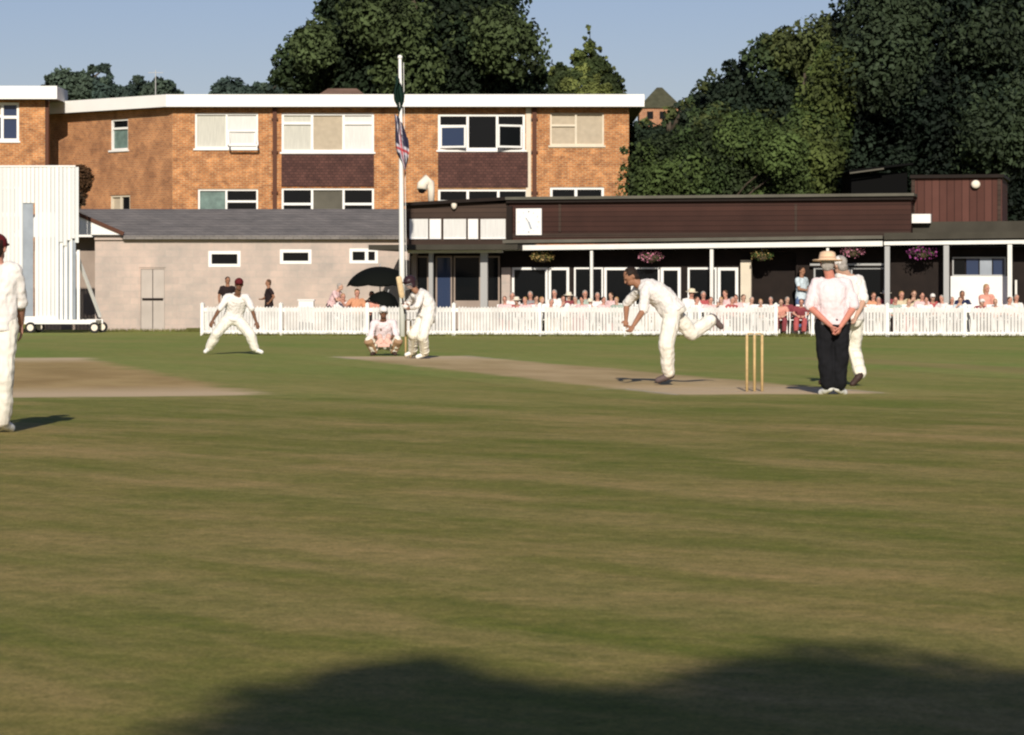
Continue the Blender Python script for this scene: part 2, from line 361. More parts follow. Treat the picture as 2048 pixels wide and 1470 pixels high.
def line(c, along, half, wd=.05):
    a = along.normalized(); b = Vector((-a.y, a.x)); q = [c + a * s * half + b * t * wd / 2 for s, t in ((-1, -1), (1, -1), (1, 1), (-1, 1))]
    ln.add([(p.x, p.y, .0045) for p in q], [(0, 1, 2, 3)])
for e, s in ((NEAR, -1), (FAR, 1)):
    line(e, PN, 1.32); line(e + PD * s * 1.22, PN, 1.83)
    for k in (-1, 1): line(e + PN * k * 1.32 + PD * s * .1, PD, 1.1)
setp(ln.build('crease_lines', mat('crease_chalk', (.55, .50, .40), .9, .2, 12), fix=False), kind='structure')

# ================================================================ BUILDINGS
def wall_holes(name, fr, u0, u1, z0, z1, holes, m, parent, depth=.18, thick=.35, v=0.0):
    us = sorted({u0, u1, *[h[0] for h in holes], *[h[1] for h in holes]}); zs = sorted({z0, z1, *[h[2] for h in holes], *[h[3] for h in holes]})
    b = MB(fr); W = fr.w
    for i in range(len(us) - 1):
        for j in range(len(zs) - 1):
            a, c, d, e = us[i], us[i + 1], zs[j], zs[j + 1]; mu, mz = (a + c) / 2, (d + e) / 2
            if any(h[0] < mu < h[1] and h[2] < mz < h[3] for h in holes): continue
            b.add([W(a, v, d), W(c, v, d), W(c, v, e), W(a, v, e)], [(0, 1, 2, 3)])
    for h in holes:
        a, c, d, e = h[:4]; t = v + depth
        b.add([W(a, v, d), W(c, v, d), W(c, v, e), W(a, v, e), W(a, t, d), W(c, t, d), W(c, t, e), W(a, t, e)],
              [(0, 4, 5, 1), (1, 5, 6, 2), (2, 6, 7, 3), (3, 7, 4, 0)])
    t = v + thick
    b.add([W(u0, v, z0), W(u1, v, z0), W(u1, v, z1), W(u0, v, z1), W(u0, t, z0), W(u1, t, z0), W(u1, t, z1), W(u0, t, z1)],
          [(0, 4, 5, 1), (1, 5, 6, 2), (2, 6, 7, 3), (3, 7, 4, 0), (4, 7, 6, 5)])
    return b.build(name, m, parent, fix=False)
def rect(fr, x0, x1, y0, y1, v=0):
    """pixel rectangle on the frame's plane -> (u0, u1, z0, z1)"""
    u0, u1 = fr.u(x0, v), fr.u(x1, v); xm = (x0 + x1) / 2
    return (u0, u1, fr.z(y1, xm, v), fr.z(y0, xm, v))
def frame_ring(b, r, t, v0, v1):
    u0, u1, z0, z1 = r
    b.box(u0, u1, v0, v1, z0, z0 + t); b.box(u0, u1, v0, v1, z1 - t, z1)
    b.box(u0, u0 + t, v0, v1, z0 + t, z1 - t); b.box(u1 - t, u1, v0, v1, z0 + t, z1 - t)
def window(fr, r, parent, panes, fm, t=.07, v=.05, name='window', sill=True, back=None):
    """panes: list of (fraction0, fraction1, transom fraction or None, upper material, lower material)"""
    u0, u1, z0, z1 = r; b = MB(fr); frame_ring(b, r, t, v, v + .09)
    wn = None
    for k, p in enumerate(panes):
        if k: uu = u0 + (u1 - u0) * p[0]; b.box(uu - t * .55, uu + t * .55, v + .005, v + .085, z0 + t, z1 - t)
        if p[2]:
            zz = z0 + (z1 - z0) * p[2]; a = u0 + (u1 - u0) * p[0] + t * .5; c = u0 + (u1 - u0) * p[1] - t * .5
            b.box(a, c, v + .01, v + .08, zz - t * .6, zz + t * .6)
    wn = b.build(name, fm, parent)
    for p in panes:
        a = u0 + (u1 - u0) * p[0]; c = u0 + (u1 - u0) * p[1]; zz = z0 + (z1 - z0) * (p[2] or 1)
        q = MB(fr); q.box(a, c, v + .09, v + .12, z0, zz); q.build('pane', p[4], wn)
        if p[2]: q = MB(fr); q.box(a, c, v + .09, v + .12, zz, z1); q.build('pane', p[3], wn)
    if sill: q = MB(fr); q.box(u0 - .06, u1 + .06, -.07, v, z0 - .07, z0 - .003); q.build('sill', fm, wn)
    return wn

# ---- main flats block (three storeys, front part)
fr = Frame(345, 115, 1258, 115)
bl = empty('brick_building', (fr.w(fr.u(800), 0, 0)), 'long orange brick flats with flat white edged roof and brown tile panels', 'building')
U0, U1 = fr.u(345), fr.u(1258); ZT = fr.z(214)
W1 = rect(fr, 390, 516, 226, 297); W2 = rect(fr, 563, 748, 226, 304); W3 = rect(fr, 876, 1050, 228, 300); W4 = rect(fr, 1100, 1208, 226, 291)
L1 = rect(fr, 396, 516, 378, 440); L2 = rect(fr, 563, 748, 376, 440); L3 = rect(fr, 876, 1056, 378, 440); L4 = rect(fr, 1100, 1208, 374, 440)
T2 = rect(fr, 563, 748, 309, 373); T3 = rect(fr, 876, 1056, 304, 375)
wall_holes('wall', fr, U0, U1, 0, ZT, [W1, W2, W3, W4, L1, L2, L3, L4], M['brick'], bl, depth=.2)
b = MB(fr); b.box(U0 + .01, U1 - .01, .36, 9, 0, ZT - .01); b.build('rear_wall', M['brickred'], bl)
for T in (T2, T3):
    b = MB(fr); b.box(T[0], T[1], -.05, -.003, T[2], T[3]); b.build('tile_panel', M['tile'], bl)
C1, C2, C3, GL, GB = M['curtain'], M['curtain2'], M['curtain3'], M['glass'], M['glassblue']
window(fr, W1, bl, [(0, .5, None, C1, C1), (.5, 1, .45, C3, GL)], M['white'])
window(fr, W2, bl, [(0, .33, .74, C1, C1), (.33, .67, None, C1, C2), (.67, 1, .74, C3, C3)], M['white'], .09)
window(fr, W3, bl, [(0, .34, .66, GL, GB), (.34, .68, None, GL, GL), (.68, 1, .62, GL, GL)], M['white'], .09)
window(fr, W4, bl, [(0, .48, .62, C2, C2), (.48, 1, None, C2, C2)], M['cream'])
window(fr, L1, bl, [(0, .47, None, GL, M['glassgreen']), (.47, 1, .60, GL, GL)], M['white'], sill=False)
window(fr, L2, bl, [(0, .33, .50, GL, GL), (.33, .67, None, GL, M['felt']), (.67, 1, .50, GL, GL)], M['white'], .08, sill=False)
window(fr, L3, bl, [(0, .33, .6, GL, GL), (.33, .67, None, GL, GL), (.67, 1, .6, GL, GL)], M['white'], .09, sill=False)
window(fr, L4, bl, [(0, .48, .55, GL, GL), (.48, 1, None, GL, GL)], M['white'], .1, sill=False)
# opened casements
def sash(pa, pb, tilt, y0, y1, gm):
    """a casement hinged at pa, swung out towards us so that its free edge is at pb"""
    fa, fb = fr.u(pa), fr.u(pb); za, zb = fr.z(y1), fr.z(y0); f2 = Frame(0, 1, 1, 1); A = Vector(fr.w(fa, -.02, 0)[:2]); 
    d = Vector(fr.w(fb, -tilt, 0)[:2]) - A; f2.o = A; f2.d = d.normalized(); f2.n = Vector((-f2.d.y, f2.d.x)); L_ = d.length
    q = MB(f2); frame_ring(q, (0, L_, za, zb), .075, 0, .045); s = q.build('open_sash', M['white'], bl)
    q = MB(f2); q.box(.07, L_ - .07, .015, .03, za + .07, zb - .07); q.build('pane', gm, s)
sash(880, 932, .35, 252, 296, GB); sash(1044, 995, .4, 250, 296, GL)
sash(455, 512, .0, 262, 290, C3)
# top hung light propped open in the second window from the left
q = MB(fr); a, c = fr.u(456), fr.u(512)
for (p0, p1) in (((a, -.04, fr.z(262)), (a + .1, -.62, fr.z(292))), ((c, -.04, fr.z(262)), (c + .12, -.62, fr.z(292)))): q.bar(fr.w(*p0), fr.w(*p1), .07)
q.bar(fr.w(a + .1, -.62, fr.z(292)), fr.w(c + .12, -.62, fr.z(292)), .07); q.bar(fr.w(a, -.04, fr.z(262)), fr.w(c, -.04, fr.z(262)), .07)
q.build('open_sash', M['white'], bl)
# diagonal shutter stays in the right window
q = MB(fr); 
for x0, y0, x1, y1 in ((1002, 292, 1038, 252), (1010, 296, 1044, 262)): q.bar(fr.w(fr.u(x0), -.03, fr.z(y0)), fr.w(fr.u(x1), -.03, fr.z(y1)), .09)
q.build('window_brace', M['white'], bl)
for x, t in ((550, .16), (1069, .17)):
    q = MB(fr); u = fr.u(x); q.box(u - t / 2, u + t / 2, -.14, -.01, 0, ZT - .02)
    for z in (3.6, 5.2, 6.8, 8.1): q.box(u - t * .8, u + t * .8, -.15, -.005, z, z + .07)
    q.build('drainpipe', M['gutterdark'], bl)
for x0, x1 in ((1052, 1062), (540, 545), (560, 563)):
    q = MB(fr); q.box(fr.u(x0), fr.u(x1), -.035, -.002, 0, ZT - .03); q.build('pier', M['cream'] if x0 > 1000 else M['brick'], bl)
# left wing, turned away
fw = Frame(98, 120, 345, 115)
V0, V1 = fw.u(98), fw.u(345); zt = ZT
WL = rect(fw, 221, 256, 238, 300); LL = rect(fw, 220, 260, 390, 440)
wall_holes('wing_wall', fw, V0, V1, 0, ZT, [WL, LL], M['wingbrick'], bl)
window(fw, WL, bl, [(0, 1, .70, GL, M['glassgreen'])], M['white'], .07)
window(fw, LL, bl, [(0, .5, None, C2, C2), (.5, 1, None, GL, GL)], M['cream'], .08, sill=False)
# roofs
q = MB(); top = fr.z(192)
A = fw.w(V0 - .3, -.55, 0); Bp = Vector(fw.w(fw.u(345), -.55, 0)); Bq = fr.w(fr.u(345) - .02, -.55, 0); E = fr.w(fr.u(1286), -.55, 0)
Bx = ((Bp.x + Bq[0]) / 2, (Bp.y + Bq[1]) / 2)
back = 126
pts = [(A[0], A[1]), Bx, (E[0], E[1]), (E[0], back), (A[0] - 3, back + 2)]
n = len(pts)
q.add([(x, y, ZT + .003) for x, y in pts] + [(x, y, top) for x, y in pts], [tuple(range(n)), tuple(range(2 * n - 1, n - 1, -1))] + [(i, i + n, (i + 1) % n + n, (i + 1) % n) for i in range(n)])
ro = q.build('roof', M['felt'], bl)
q = MB()
def fasc(a, c, z0, z1, t=.03):
    d = (Vector(c) - Vector(a)).normalized(); nn = Vector((d.y, -d.x)) * t; a, c = Vector(a), Vector(c)
    q.hexa([(*a, z0), (*c, z0), (*(c + nn), z0), (*(a + nn), z0), (*a, z1), (*c, z1), (*(c + nn), z1), (*(a + nn), z1)])
fasc(pts[0], pts[1], ZT - .02, top + .03); fasc((pts[1][0] + .002, pts[1][1]), pts[2], ZT - .02, top + .03); fasc(pts[2], pts[3], ZT - .02, top + .03)
q.build('fascia', M['fascia'], ro)
q = MB(); q.bar((pts[1][0] - .6, 116, top), (pts[1][0] - .6, 116, top + 1.1), .03); q.bar((pts[1][0] - .9, 116, top + 1), (pts[1][0] - .3, 116, top + 1), .02); q.build('aerial', M['metal'], ro)

# ---- left flats block
fl = Frame(-120, 117, 90, 117)
b2 = empty('brick_building', fl.w(fl.u(20), 0, 0), 'nearer orange brick flats cut off at the left edge of the photo, white edged roof', 'building')
WX = rect(fl, -30, 38, 205, 282); WY = rect(fl, -30, 38, 372, 430)
zt2 = fl.z(199)
wall_holes('wall', fl, fl.u(-120), fl.u(90), 0, zt2, [WX, WY], M['brick'], b2)
q = MB(fl); q.box(fl.u(-120) + .01, fl.u(90) - .01, .36, 1.2, 0, zt2 - .01); q.build('rear_wall', M['brickred'], b2)
window(fl, WX, b2, [(0, .5, .65, C2, GB), (.5, 1, .62, M['glassblue'], GB)], M['white'], .10)
window(fl, WY, b2, [(0, 1, None, GL, GL)], M['white'], .1)
q = MB(fl); q.box(fl.u(-150), fl.u(117), -.6, 2.2, zt2 + .003, fl.z(176)); ro = q.build('roof', M['felt'], b2)
q = MB(fl); q.box(fl.u(-150), fl.u(118) + .02, -.64, -.605, zt2 - .02, fl.z(174)); q.box(fl.u(117) + .003, fl.u(118) + .02, -.604, 2.2, zt2 - .02, fl.z(174)); q.build('fascia', M['fascia'], ro)
q = MB(fl); q.box(fl.u(90) + .002, fl.u(97), -.0, .1, 0, zt2 - .02); q.build('drainpipe', M['gutterdark'], b2)

# ---- low changing block with slate roof
fc = Frame(190, 94, 830, 94)
lb = empty('low_block_building', fc.w(fc.u(500), 0, 0), 'low pinkish grey block changing rooms with slate roof and three letterbox windows', 'building')
hs = [rect(fc, 417, 481, 502, 534), rect(fc, 560, 623, 499, 528), rect(fc, 699, 756, 497, 527)]
dr = rect(fc, 278, 332, 535, 664); dr = (dr[0], dr[1], .02, dr[3])
eave = fc.z(470)
wall_holes('wall', fc, fc.u(190), fc.u(832), 0, eave, hs + [dr], M['render'], lb, depth=.14)
for r in hs: window(fc, r, lb, [(0, 1, None, GL, GL)] if r is not hs[2] else [(0, .6, None, GL, GL), (.6, 1, None, GL, GL)], M['white'], .10, v=-.02, sill=False)
q = MB(fc); q.box(fc.u(190) + .01, fc.u(832) - .01, .36, 5, 0, eave - .01); q.build('rear_wall', M['blockdark'], lb)
door = empty('double_door', fc.w((dr[0] + dr[1]) / 2, 0, 0)); door.parent = lb; door.location = Vector(fc.w((dr[0] + dr[1]) / 2, 0, 0)) - lb.location
M['doorpaint'] = mat('pinkish_door', (.42, .37, .33), .6, .08, 2)
mu = (dr[0] + dr[1]) / 2
for a, c in ((dr[0] + .06, mu - .012), (mu + .012, dr[1] - .06)):
    q = MB(fc); zs = fc.z(598)
    q.box(a, c, .06, .10, dr[2], zs - .05); q.box(a, c, .06, .10, zs + .03, dr[3] - .06); q.box(a, c, .085, .10, zs - .05, zs + .03)
    q.build('leaf', M['doorpaint'], door)
q = MB(fc); frame_ring(q, dr, .05, .03, .12); q.build('frame', M['render'], door)
q = MB(fc); q.box(dr[0] + .1, dr[1] - .1, .05, .085, zs - .05, zs + .03); q.build('letter_slot', M['darkwood'], door)
for x in (352, 420): 
    q = MB(fc); u = fc.u(x); q.box(u - .03, u + .03, -.012, -.002, .02, eave - .02); q.build('joint_cover', M['render'], lb)
# slate roof: slopes back from the eave, hipped at the left
Er = [fc.w(fc.u(249), -.25, eave - .02), fc.w(fc.u(832), -.25, eave - .02)]
yr = fc.o.y + 4.2; zr = H + (HY - 418) / F * yr
q = MB(); q.slab(Er[0], Er[1], (P(832, 418, yr).x, yr, zr), (P(152, 418, yr).x, yr, zr), .12)
q.slab((P(150, 418, yr).x, yr + .01, zr), (P(832, 418, yr).x, yr + .01, zr), (P(832, 418, yr).x, yr + 3.5, zr - .5), (P(150, 418, yr).x, yr + 3.5, zr - .5), .12)
q.build('roof', M['slate'], lb)
q = MB(fc); q.box(fc.u(190), fc.u(832), -.10, -.003, eave - .16, eave - .005); q.build('eave_board', M['render'], lb)
# ---- white gabled shed left of it, recessed
fg = Frame(60, 98.4, 246, 98.4)
gs = empty('gabled_shed', fg.w(fg.u(120), 0, 0), 'shed with white gable and grey wall half hidden behind the sight screen', 'building')
q = MB(fg); q.box(fg.u(60), fg.u(189), .9, 3, 0, fg.z(471)); q.build('wall', M['blockdark'], gs)
q = MB(fc); q.prism([(fc.u(120), eave + .003), (fc.u(248), eave + .003), (fc.u(205), fc.z(450)), (fc.u(150), fc.z(427)), (fc.u(120), fc.z(427))], -.30, -.255); q.build('gable', M['white'], gs)
q = MB(fg); q.prism([(fg.u(20), fg.z(474)), (fg.u(258), fg.z(474)), (fg.u(205), fg.z(447)), (fg.u(150), fg.z(424)), (fg.u(80), fg.z(424))], -.08, .0); q.build('gable', M['white'], gs)
q = MB(fc); q.bar(fc.w(fc.u(250), -.30, fc.z(468)), fc.w(fc.u(150), -.30, fc.z(425)), .09, .12); q.build('verge', M['gutterdark'], gs)
q = MB(fg)
for (xa, ya), (xb, yb) in (((258, 472), (150, 420)), ((150, 420), (80, 420)), ((80, 420), (20, 470))):
    a1, a2 = fg.w(fg.u(xa), -.14, fg.z(ya)), fg.w(fg.u(xb), -.14, fg.z(yb)); n1 = (a1[0], a1[1] + 3, a1[2]); n2 = (a2[0], a2[1] + 3, a2[2])
    q.slab(a1, a2, n2, n1, .07)
q.build('roof', M['gutterdark'], gs)

# ---- pavilion
fp = Frame(815, 90.5, 2048, 86.3)
pv = empty('pavilion', fp.w(fp.u(1400), 0, 0), 'long low cricket pavilion with brown boarded upper wall and dark open veranda', 'building')
def pbox(name, m, x0, x1, y0, y1, v0, v1, parent=pv, xr=None, back=None):
    u0, u1 = fp.u(x0, v0), fp.u(x1, v0); xr = xr or (x0 + x1) / 2; q = MB(fp); q.box(u0, u1, v0, v1, fp.z(y1, xr, v0), fp.z(y0, xr, v0)); return q.build(name, m, parent)
UL, UR = fp.u(815), fp.u(2120); ZG = fp.z(497, 1010), fp.z(484, 1900)
def tz(u, za, zb): return za + (zb - za) * (u - fp.u(1010)) / (fp.u(1900) - fp.u(1010))
def sloped(name, m, x0, x1, ya, yb, h, v0, v1, parent=pv):      # a beam following a slope: (x0,ya)->(x1,yb) top edge, h metres deep
    u0, u1 = fp.u(x0, v0), fp.u(x1, v0); z0, z1 = fp.z(ya, x0, v0), fp.z(yb, x1, v0); q = MB(fp); W = fp.w
    q.hexa([W(u0, v0, z0 - h), W(u1, v0, z1 - h), W(u1, v1, z1 - h), W(u0, v1, z0 - h), W(u0, v0, z0), W(u1, v0, z1), W(u1, v1, z1), W(u0, v1, z0)])
    return q.build(name, m, parent)
M['gutter'] = mat('white_gutter', (.72, .71, .66), .5, .05, 2)
sloped('gutter', M['gutter'], 1005, 1765, 491, 482, .15, -.18, -.02)
sloped('gutter', M['gutter'], 815, 1004, 500, 499, .10, -.16, -.02)
sloped('gutter', M['gutter'], 1768, 2120, 483, 479, .11, -.12, .02)
sloped('lean_roof', M['felt'], 1005, 1765, 480, 471, .10, .02, .62)
sloped('lean_roof', M['feltdark'], 1768, 2120, 466, 462, .20, .04, 3)
# canopy slab on the left
q = MB(fp); a = fp.u(737, -.9); c = fp.u(1035, -.9); z = fp.z(489, 880, -.9); q.box(a, c, -.9, 2.5, z - .16, z); q.build('canopy', M['feltdark'], pv)
# upper boarded walls
for xa, xb, ya, yb, name, m in ((1018, 1822, 404, 398, 'boarded_wall', M['timber']),):
    u0, u1 = fp.u(xa, .6), fp.u(xb, .6); z0 = fp.z(484, xa, .6); z1, z2 = fp.z(ya, xa, .6), fp.z(yb, xb, .6); q = MB(fp); W = fp.w
    q.hexa([W(u0, .6, z0), W(u1, .6, z0), W(u1, 4.5, z0), W(u0, 4.5, z0), W(u0, .6, z1), W(u1, .6, z2), W(u1, 4.5, z2), W(u0, 4.5, z1)]); q.build(name, m, pv)
sloped('cornice', M['darkwood'], 1012, 1826, 398, 391, .12, .45, 4.6)
sloped('roof', M['felt'], 1010, 1828, 394, 386, .085, .36, 5.5)
sloped('trim_board', M['timberl'], 1018, 1820, 467, 463, .13, .56, .597)
for x in (1120, 1592): pbox('cover_strip', M['timberl'], x - 3, x + 2, 408, 464, .57, .598)
# left upper section: dark boards above a row of white panels
pbox('boarded_wall', M['timberl'], 812, 1017, 406, 489, .62, 4.4)
sloped('roof', M['darkwood'], 808, 1009, 405, 394, .10, .40, 4.5)
pbox('corner_post', M['darkwood'], 1013, 1024, 412, 488, .50, .597)
for x0, x1, m in ((819, 856, 'curtain3'), (859, 882, 'white'), (887, 932, 'curtain3'), (936, 956, 'white'), (961, 1011, 'curtain3')):
    o = pbox('white_panel', M[m], x0, x1, 438, 474, .56, .60)
    pbox('panel_edge', M['white'], x0, x1, 474.2, 478, .54, .60, o)
# top room
pbox('top_room', M['timberv'], 1824, 2004, 356, 452, 1.6, 4.5)
pbox('top_room_roof', M['darkwood'], 1820, 2008, 349, 355.6, 1.45, 4.7)
for x in (1826, 1998): pbox('corner_board', M['timberl'], x - 3, x + 4, 357, 450, 1.56, 1.597)
sloped('rear_roof', M['feltdark'], 1818, 2120, 444, 441, .5, 1.2, 4.8)
o = pbox('vent_box', M['white'], 1816, 1861, 428, 446, .9, 1.3)
# veranda: posts, floor, ceiling, back wall with frames
for x, wd in ((863, .13), (969, .22), (1184, .08), (1424, .10), (1656, .08), (1775, .15), (1893, .16), (2020, .13)):
    q = MB(fp); u = fp.u(x); q.box(u - wd / 2, u + wd / 2, -.09, .02, .1, tz(u, *ZG) - .10); q.build('post', M['metal'] if x < 1000 or 1700 < x < 1950 else M['gutter'], pv)
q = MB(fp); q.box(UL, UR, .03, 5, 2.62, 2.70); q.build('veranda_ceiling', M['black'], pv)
q = MB(fp); q.box(UL - .5, UR, -1.5, 5, .03, .10); q.build('terrace', M['paving'], pv)
bv = .95
def prect(x0, x1, y0, y1, v=bv): return rect(fp, x0, x1, y0, y1, v)
opening = [prect(1503, 1592, 470, 640)]
op = opening[0]; op = (op[0], op[1], .12, 2.5)
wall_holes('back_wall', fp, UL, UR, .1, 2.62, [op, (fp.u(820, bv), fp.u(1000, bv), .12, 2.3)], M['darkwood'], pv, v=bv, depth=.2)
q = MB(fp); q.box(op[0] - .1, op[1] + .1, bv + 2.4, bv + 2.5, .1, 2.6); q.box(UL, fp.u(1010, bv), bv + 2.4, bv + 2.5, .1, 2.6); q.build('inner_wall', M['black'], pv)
for (x0, x1, t) in ((1025, 1096, .07), (1098, 1139, .08), (1149, 1207, .05), (1209, 1268, .08), (1270, 1320, .05), (1322, 1362, .09), (1376, 1434, .06), (1436, 1477, .09), (1628, 1700, .05), (1702, 1772, .05), (1700, 1770, .05)):
    if x0 == 1700: continue
    r = prect(x0, x1, 535, 602); r = (r[0], r[1], .85, r[3]); q = MB(fp); frame_ring(q, r, t, bv - .07, bv - .003); w_ = q.build('window', M['white'] if x0 < 1600 else M['metal'], pv)
    q = MB(fp); q.box(r[0] + t, r[1] - t, bv - .04, bv - .002, r[2] + t, r[3] - t); q.build('pane', M['glass'], w_)
q = MB(fp); q.box(fp.u(1010, bv), fp.u(1500, bv), bv - .09, bv - .003, .12, .84); q.build('dado', M['white'], pv)
pbox('pillar', M['cream'], 1481, 1502, 520, 664, bv - .2, bv - .003)
pbox('pillar', M['render'], 1003, 1020, 535, 660, bv - .25, bv - .003)
pbox('rail', M['metal'], 1620, 1768, 527, 531, bv - .25, bv - .2)
for x0, x1 in ((823, 858), (872, 905), (908, 962), (973, 1000)):
    r = prect(x0, x1, 512, 640, .9); r = (r[0], r[1], .12, r[3]); q = MB(fp); frame_ring(q, r, .05, .85, .9); w_ = q.build('glazed_door', M['blockdark'], pv)
    q = MB(fp); q.box(r[0] + .05, r[1] - .05, .87, .89, r[2] + .9 if x0 > 900 else r[2] + .05, r[3] - .05); q.build('pane', M['glassblue'] if x0 == 872 else M['glass'], w_)
    if x0 > 900: q = MB(fp); q.box(r[0] + .05, r[1] - .05, .86, .895, r[2] + .05, r[2] + .895); q.build('kick_panel', M['blockdark'], w_)
q = MB(fp); q.box(fp.u(1700, bv), fp.u(1703, bv), 1.9, 1.98, .1, 2.5); q.build('jamb', M['gutter'], pv)
r = prect(1905, 2012, 514, 552, .9); q = MB(fp); frame_ring(q, r, .04, .83, .9); w_ = q.build('window', M['metal'], pv)
for k in range(4):
    a = r[0] + (r[1] - r[0]) * k / 4; c = r[0] + (r[1] - r[0]) * (k + 1) / 4; q = MB(fp); q.box(a + .02, c - .02, .86, .89, r[2] + .04, r[3] - .04); q.build('pane', [M['glass'], GB, M['greypanel'], GB][k], w_)
q = MB(fp); q.box(r[0] - .05, r[1] + .05, .80, .93, .12, r[2] - .003); q.build('counter_front', M['white'], pv)
q = MB(fp); q.box(UR - .1, UR + .2, 0, 5, 0, 2.9); q.box(UL - .02, UL + .1, .7, 5, 0, 3.2); q.build('side_wall', M['blockdark'], pv)
for x0, x1 in ((2030, 2062),):
    pbox('post', M['gutter'], 2030, 2034, 560, 640, .6, .7)

# things fixed to or standing on the pavilion
ck = empty('clock', fp.w(fp.u(1057), .5, fp.z(443, 1057)), 'square white clock board on the brown pavilion wall', 'clock')
r = rect(fp, 1032, 1083, 417, 470, .5); q = MB(fp); q.box(r[0], r[1], .50, .56, r[2], r[3]); q.build('face', M['white'], ck)
cu, cz, rr = (r[0] + r[1]) / 2, (r[2] + r[3]) / 2, (r[1] - r[0]) * .42
q = MB(fp)
for k in range(12):
    a = k * math.pi / 6; q.bar(fp.w(cu + rr * .86 * math.sin(a), .494, cz + rr * .86 * math.cos(a)), fp.w(cu + rr * math.sin(a), .494, cz + rr * math.cos(a)), .02 if k % 3 else .045, .008)
q.build('hour_mark', M['greypanel'], ck)
for a, L_, t in ((R(160), .24, .05), (R(-35), .16, .055)):
    q = MB(fp); q.bar(fp.w(cu, .488, cz), fp.w(cu + L_ * math.sin(a), .488, cz + L_ * math.cos(a)), t, .006); q.build('hand', M['greypanel'], ck)
def round_lamp(px, py, v, rx, rz, m, label):
    c = Vector(fp.w(fp.u(px, v), v - .12, fp.z(py, px, v))); t = empty('wall_lamp', c, label, 'lamp')
    q = MB(); q.ell(c, (rx, .10, rz), nu=16, nv=10); q.build('lamp_shade', m, t, True)
    q = MB(); q.bar(c + Vector((0, .08, 0)), c + Vector((0, .16, 0)), .06); q.build('bracket', M['metal'], t)
round_lamp(1952, 369, 1.6, .14, .13, M['cowl'], 'round white lamp on the red boarded top room')
round_lamp(910, 410, .62, .09, .14, M['cowl'], 'small cream lamp on dark boards above the white panels')
# cowl on the roof
c = Vector(fp.w(fp.u(856, 2.2), 2.2, fp.z(376, 856, 2.2))); t = empty('roof_cowl', Vector((c.x, c.y, fp.z(404, 856, 2.2))), 'curved cream ventilation cowl on the pavilion roof beside the flagpole', 'vent')
q = MB(); B0 = fp.z(404, 856, 2.2); q.tube([(c.x + .10, c.y, B0), (c.x + .10, c.y, c.z - .05), (c.x + .06, c.y, c.z + .14), (c.x - .06, c.y - .06, c.z + .24), (c.x - .17, c.y - .15, c.z + .10), (c.x - .19, c.y - .22, c.z - .05)], [.10, .11, .15, .18, .17, .16], 14); q.build('hood', M['cowl'], t, True)
q = MB(); q.ell((c.x - .19, c.y - .23, c.z - .08), (.12, .03, .10)); q.build('throat', M['black'], t, True)

# hanging baskets
for i, (px, py, m, lab) in enumerate(((1085, 514, 'yellowflower', 'straw coloured hanging basket at the left end of the veranda'), (1302, 514, 'pinkflower', 'pink hanging basket above and right of the bowler'),
                    (1524, 511, 'yellowflower', 'dried yellow hanging basket over the dark doorway'), (1706, 503, 'pinkflower', 'pale pink hanging basket right of the umpire hat'), (1845, 506, 'purpleflower', 'large purple hanging basket in the right bay'))):
    v = .25 if i < 3 else .15; c = Vector(fp.w(fp.u(px, v), v, fp.z(py, px, v))); s = 1.25 if i == 4 else 1
    t = empty('hanging_basket', c + Vector((0, 0, -.12)), lab, 'hanging basket', 'hanging baskets along the veranda')
    q = MB(); q.ell(c - Vector((0, 0, .04)), (.17, .17, .14), nu=12, nv=8); q.build('bowl', M['basket'], t, True)
    q = MB(); q.tube([c + Vector((0, 0, .05)), c + Vector((0, 0, .34))], .012, 6); q.build('chain', M['metal'], t)
    for nm, mm, cnt, sp in (('foliage', M['leafy'], 260, .30), ('flowers', M[m], 300 if i != 2 else 120, .34)):
        q = MB()
        for _ in range(cnt):
            d = Vector((random.gauss(0, 1), random.gauss(0, 1), random.gauss(0, .55))).normalized() * random.uniform(.4, 1)
            p = c + Vector((d.x * sp * 1.15 * s, d.y * sp * .8 * s, d.z * sp * .62 * s + .02)); a = Vector((random.gauss(0, 1), random.gauss(0, 1), random.gauss(0, 1))).normalized(); b_ = a.cross(Vector((random.random(), .3, random.random()))).normalized()
            k = random.uniform(.022, .04); q.add([p - a * k, p - b_ * k, p + a * k, p + b_ * k], [(0, 1, 2, 3)])
        q.build(nm, mm, t, fix=False)

# ================================================================ sight screen
fs = Frame(-260, 91, 152, 91)
ss = empty('sight_screen', fs.w(fs.u(60), 0, 0), 'tall white slatted sight screen on wheels at the left edge', 'sight screen')
zb, zt3 = .42, fs.z(334)
q = MB(fs)
u = fs.u(-250); k = 0
while u < fs.u(110):
    px = CX + fs.w(u, 0, 0)[0] / 91 * F
    gap = 40 < px < 62
    dv = random.uniform(0, .03)
    if gap: q.box(u, u + .115, .02, .045, fs.z(406), zt3)
    else: q.box(u, u + .115, dv, dv + .025, zb, zt3)
    u += .125
while u < fs.u(150):
    dv = random.uniform(0, .03); q.box(u, u + .115, dv, dv + .025, fs.z(480) + random.uniform(-.2, .1), zt3); u += .125
q.build('slats', M['screen'], ss)
q = MB(fs); q.box(fs.u(38), fs.u(66), .07, .09, zb, fs.z(404)); q.build('shade_slot_panel', M['greypanel'], ss)  # grey sheet in the slat gap, the slot's shade put into its colour
for x in (114, 122, 131, 141, 156, -100, -200):
    q = MB(fs); q.box(fs.u(x) - .045, fs.u(x) + .045, .06, .13, zb, (zt3 - .05) if x < 150 else fs.z(500)); q.build('upright', M['white'], ss)
q = MB(fs); q.box(fs.u(114), fs.u(150), .14, .16, zb, fs.z(480)); q.build('rear_board', M['greypanel'], ss)
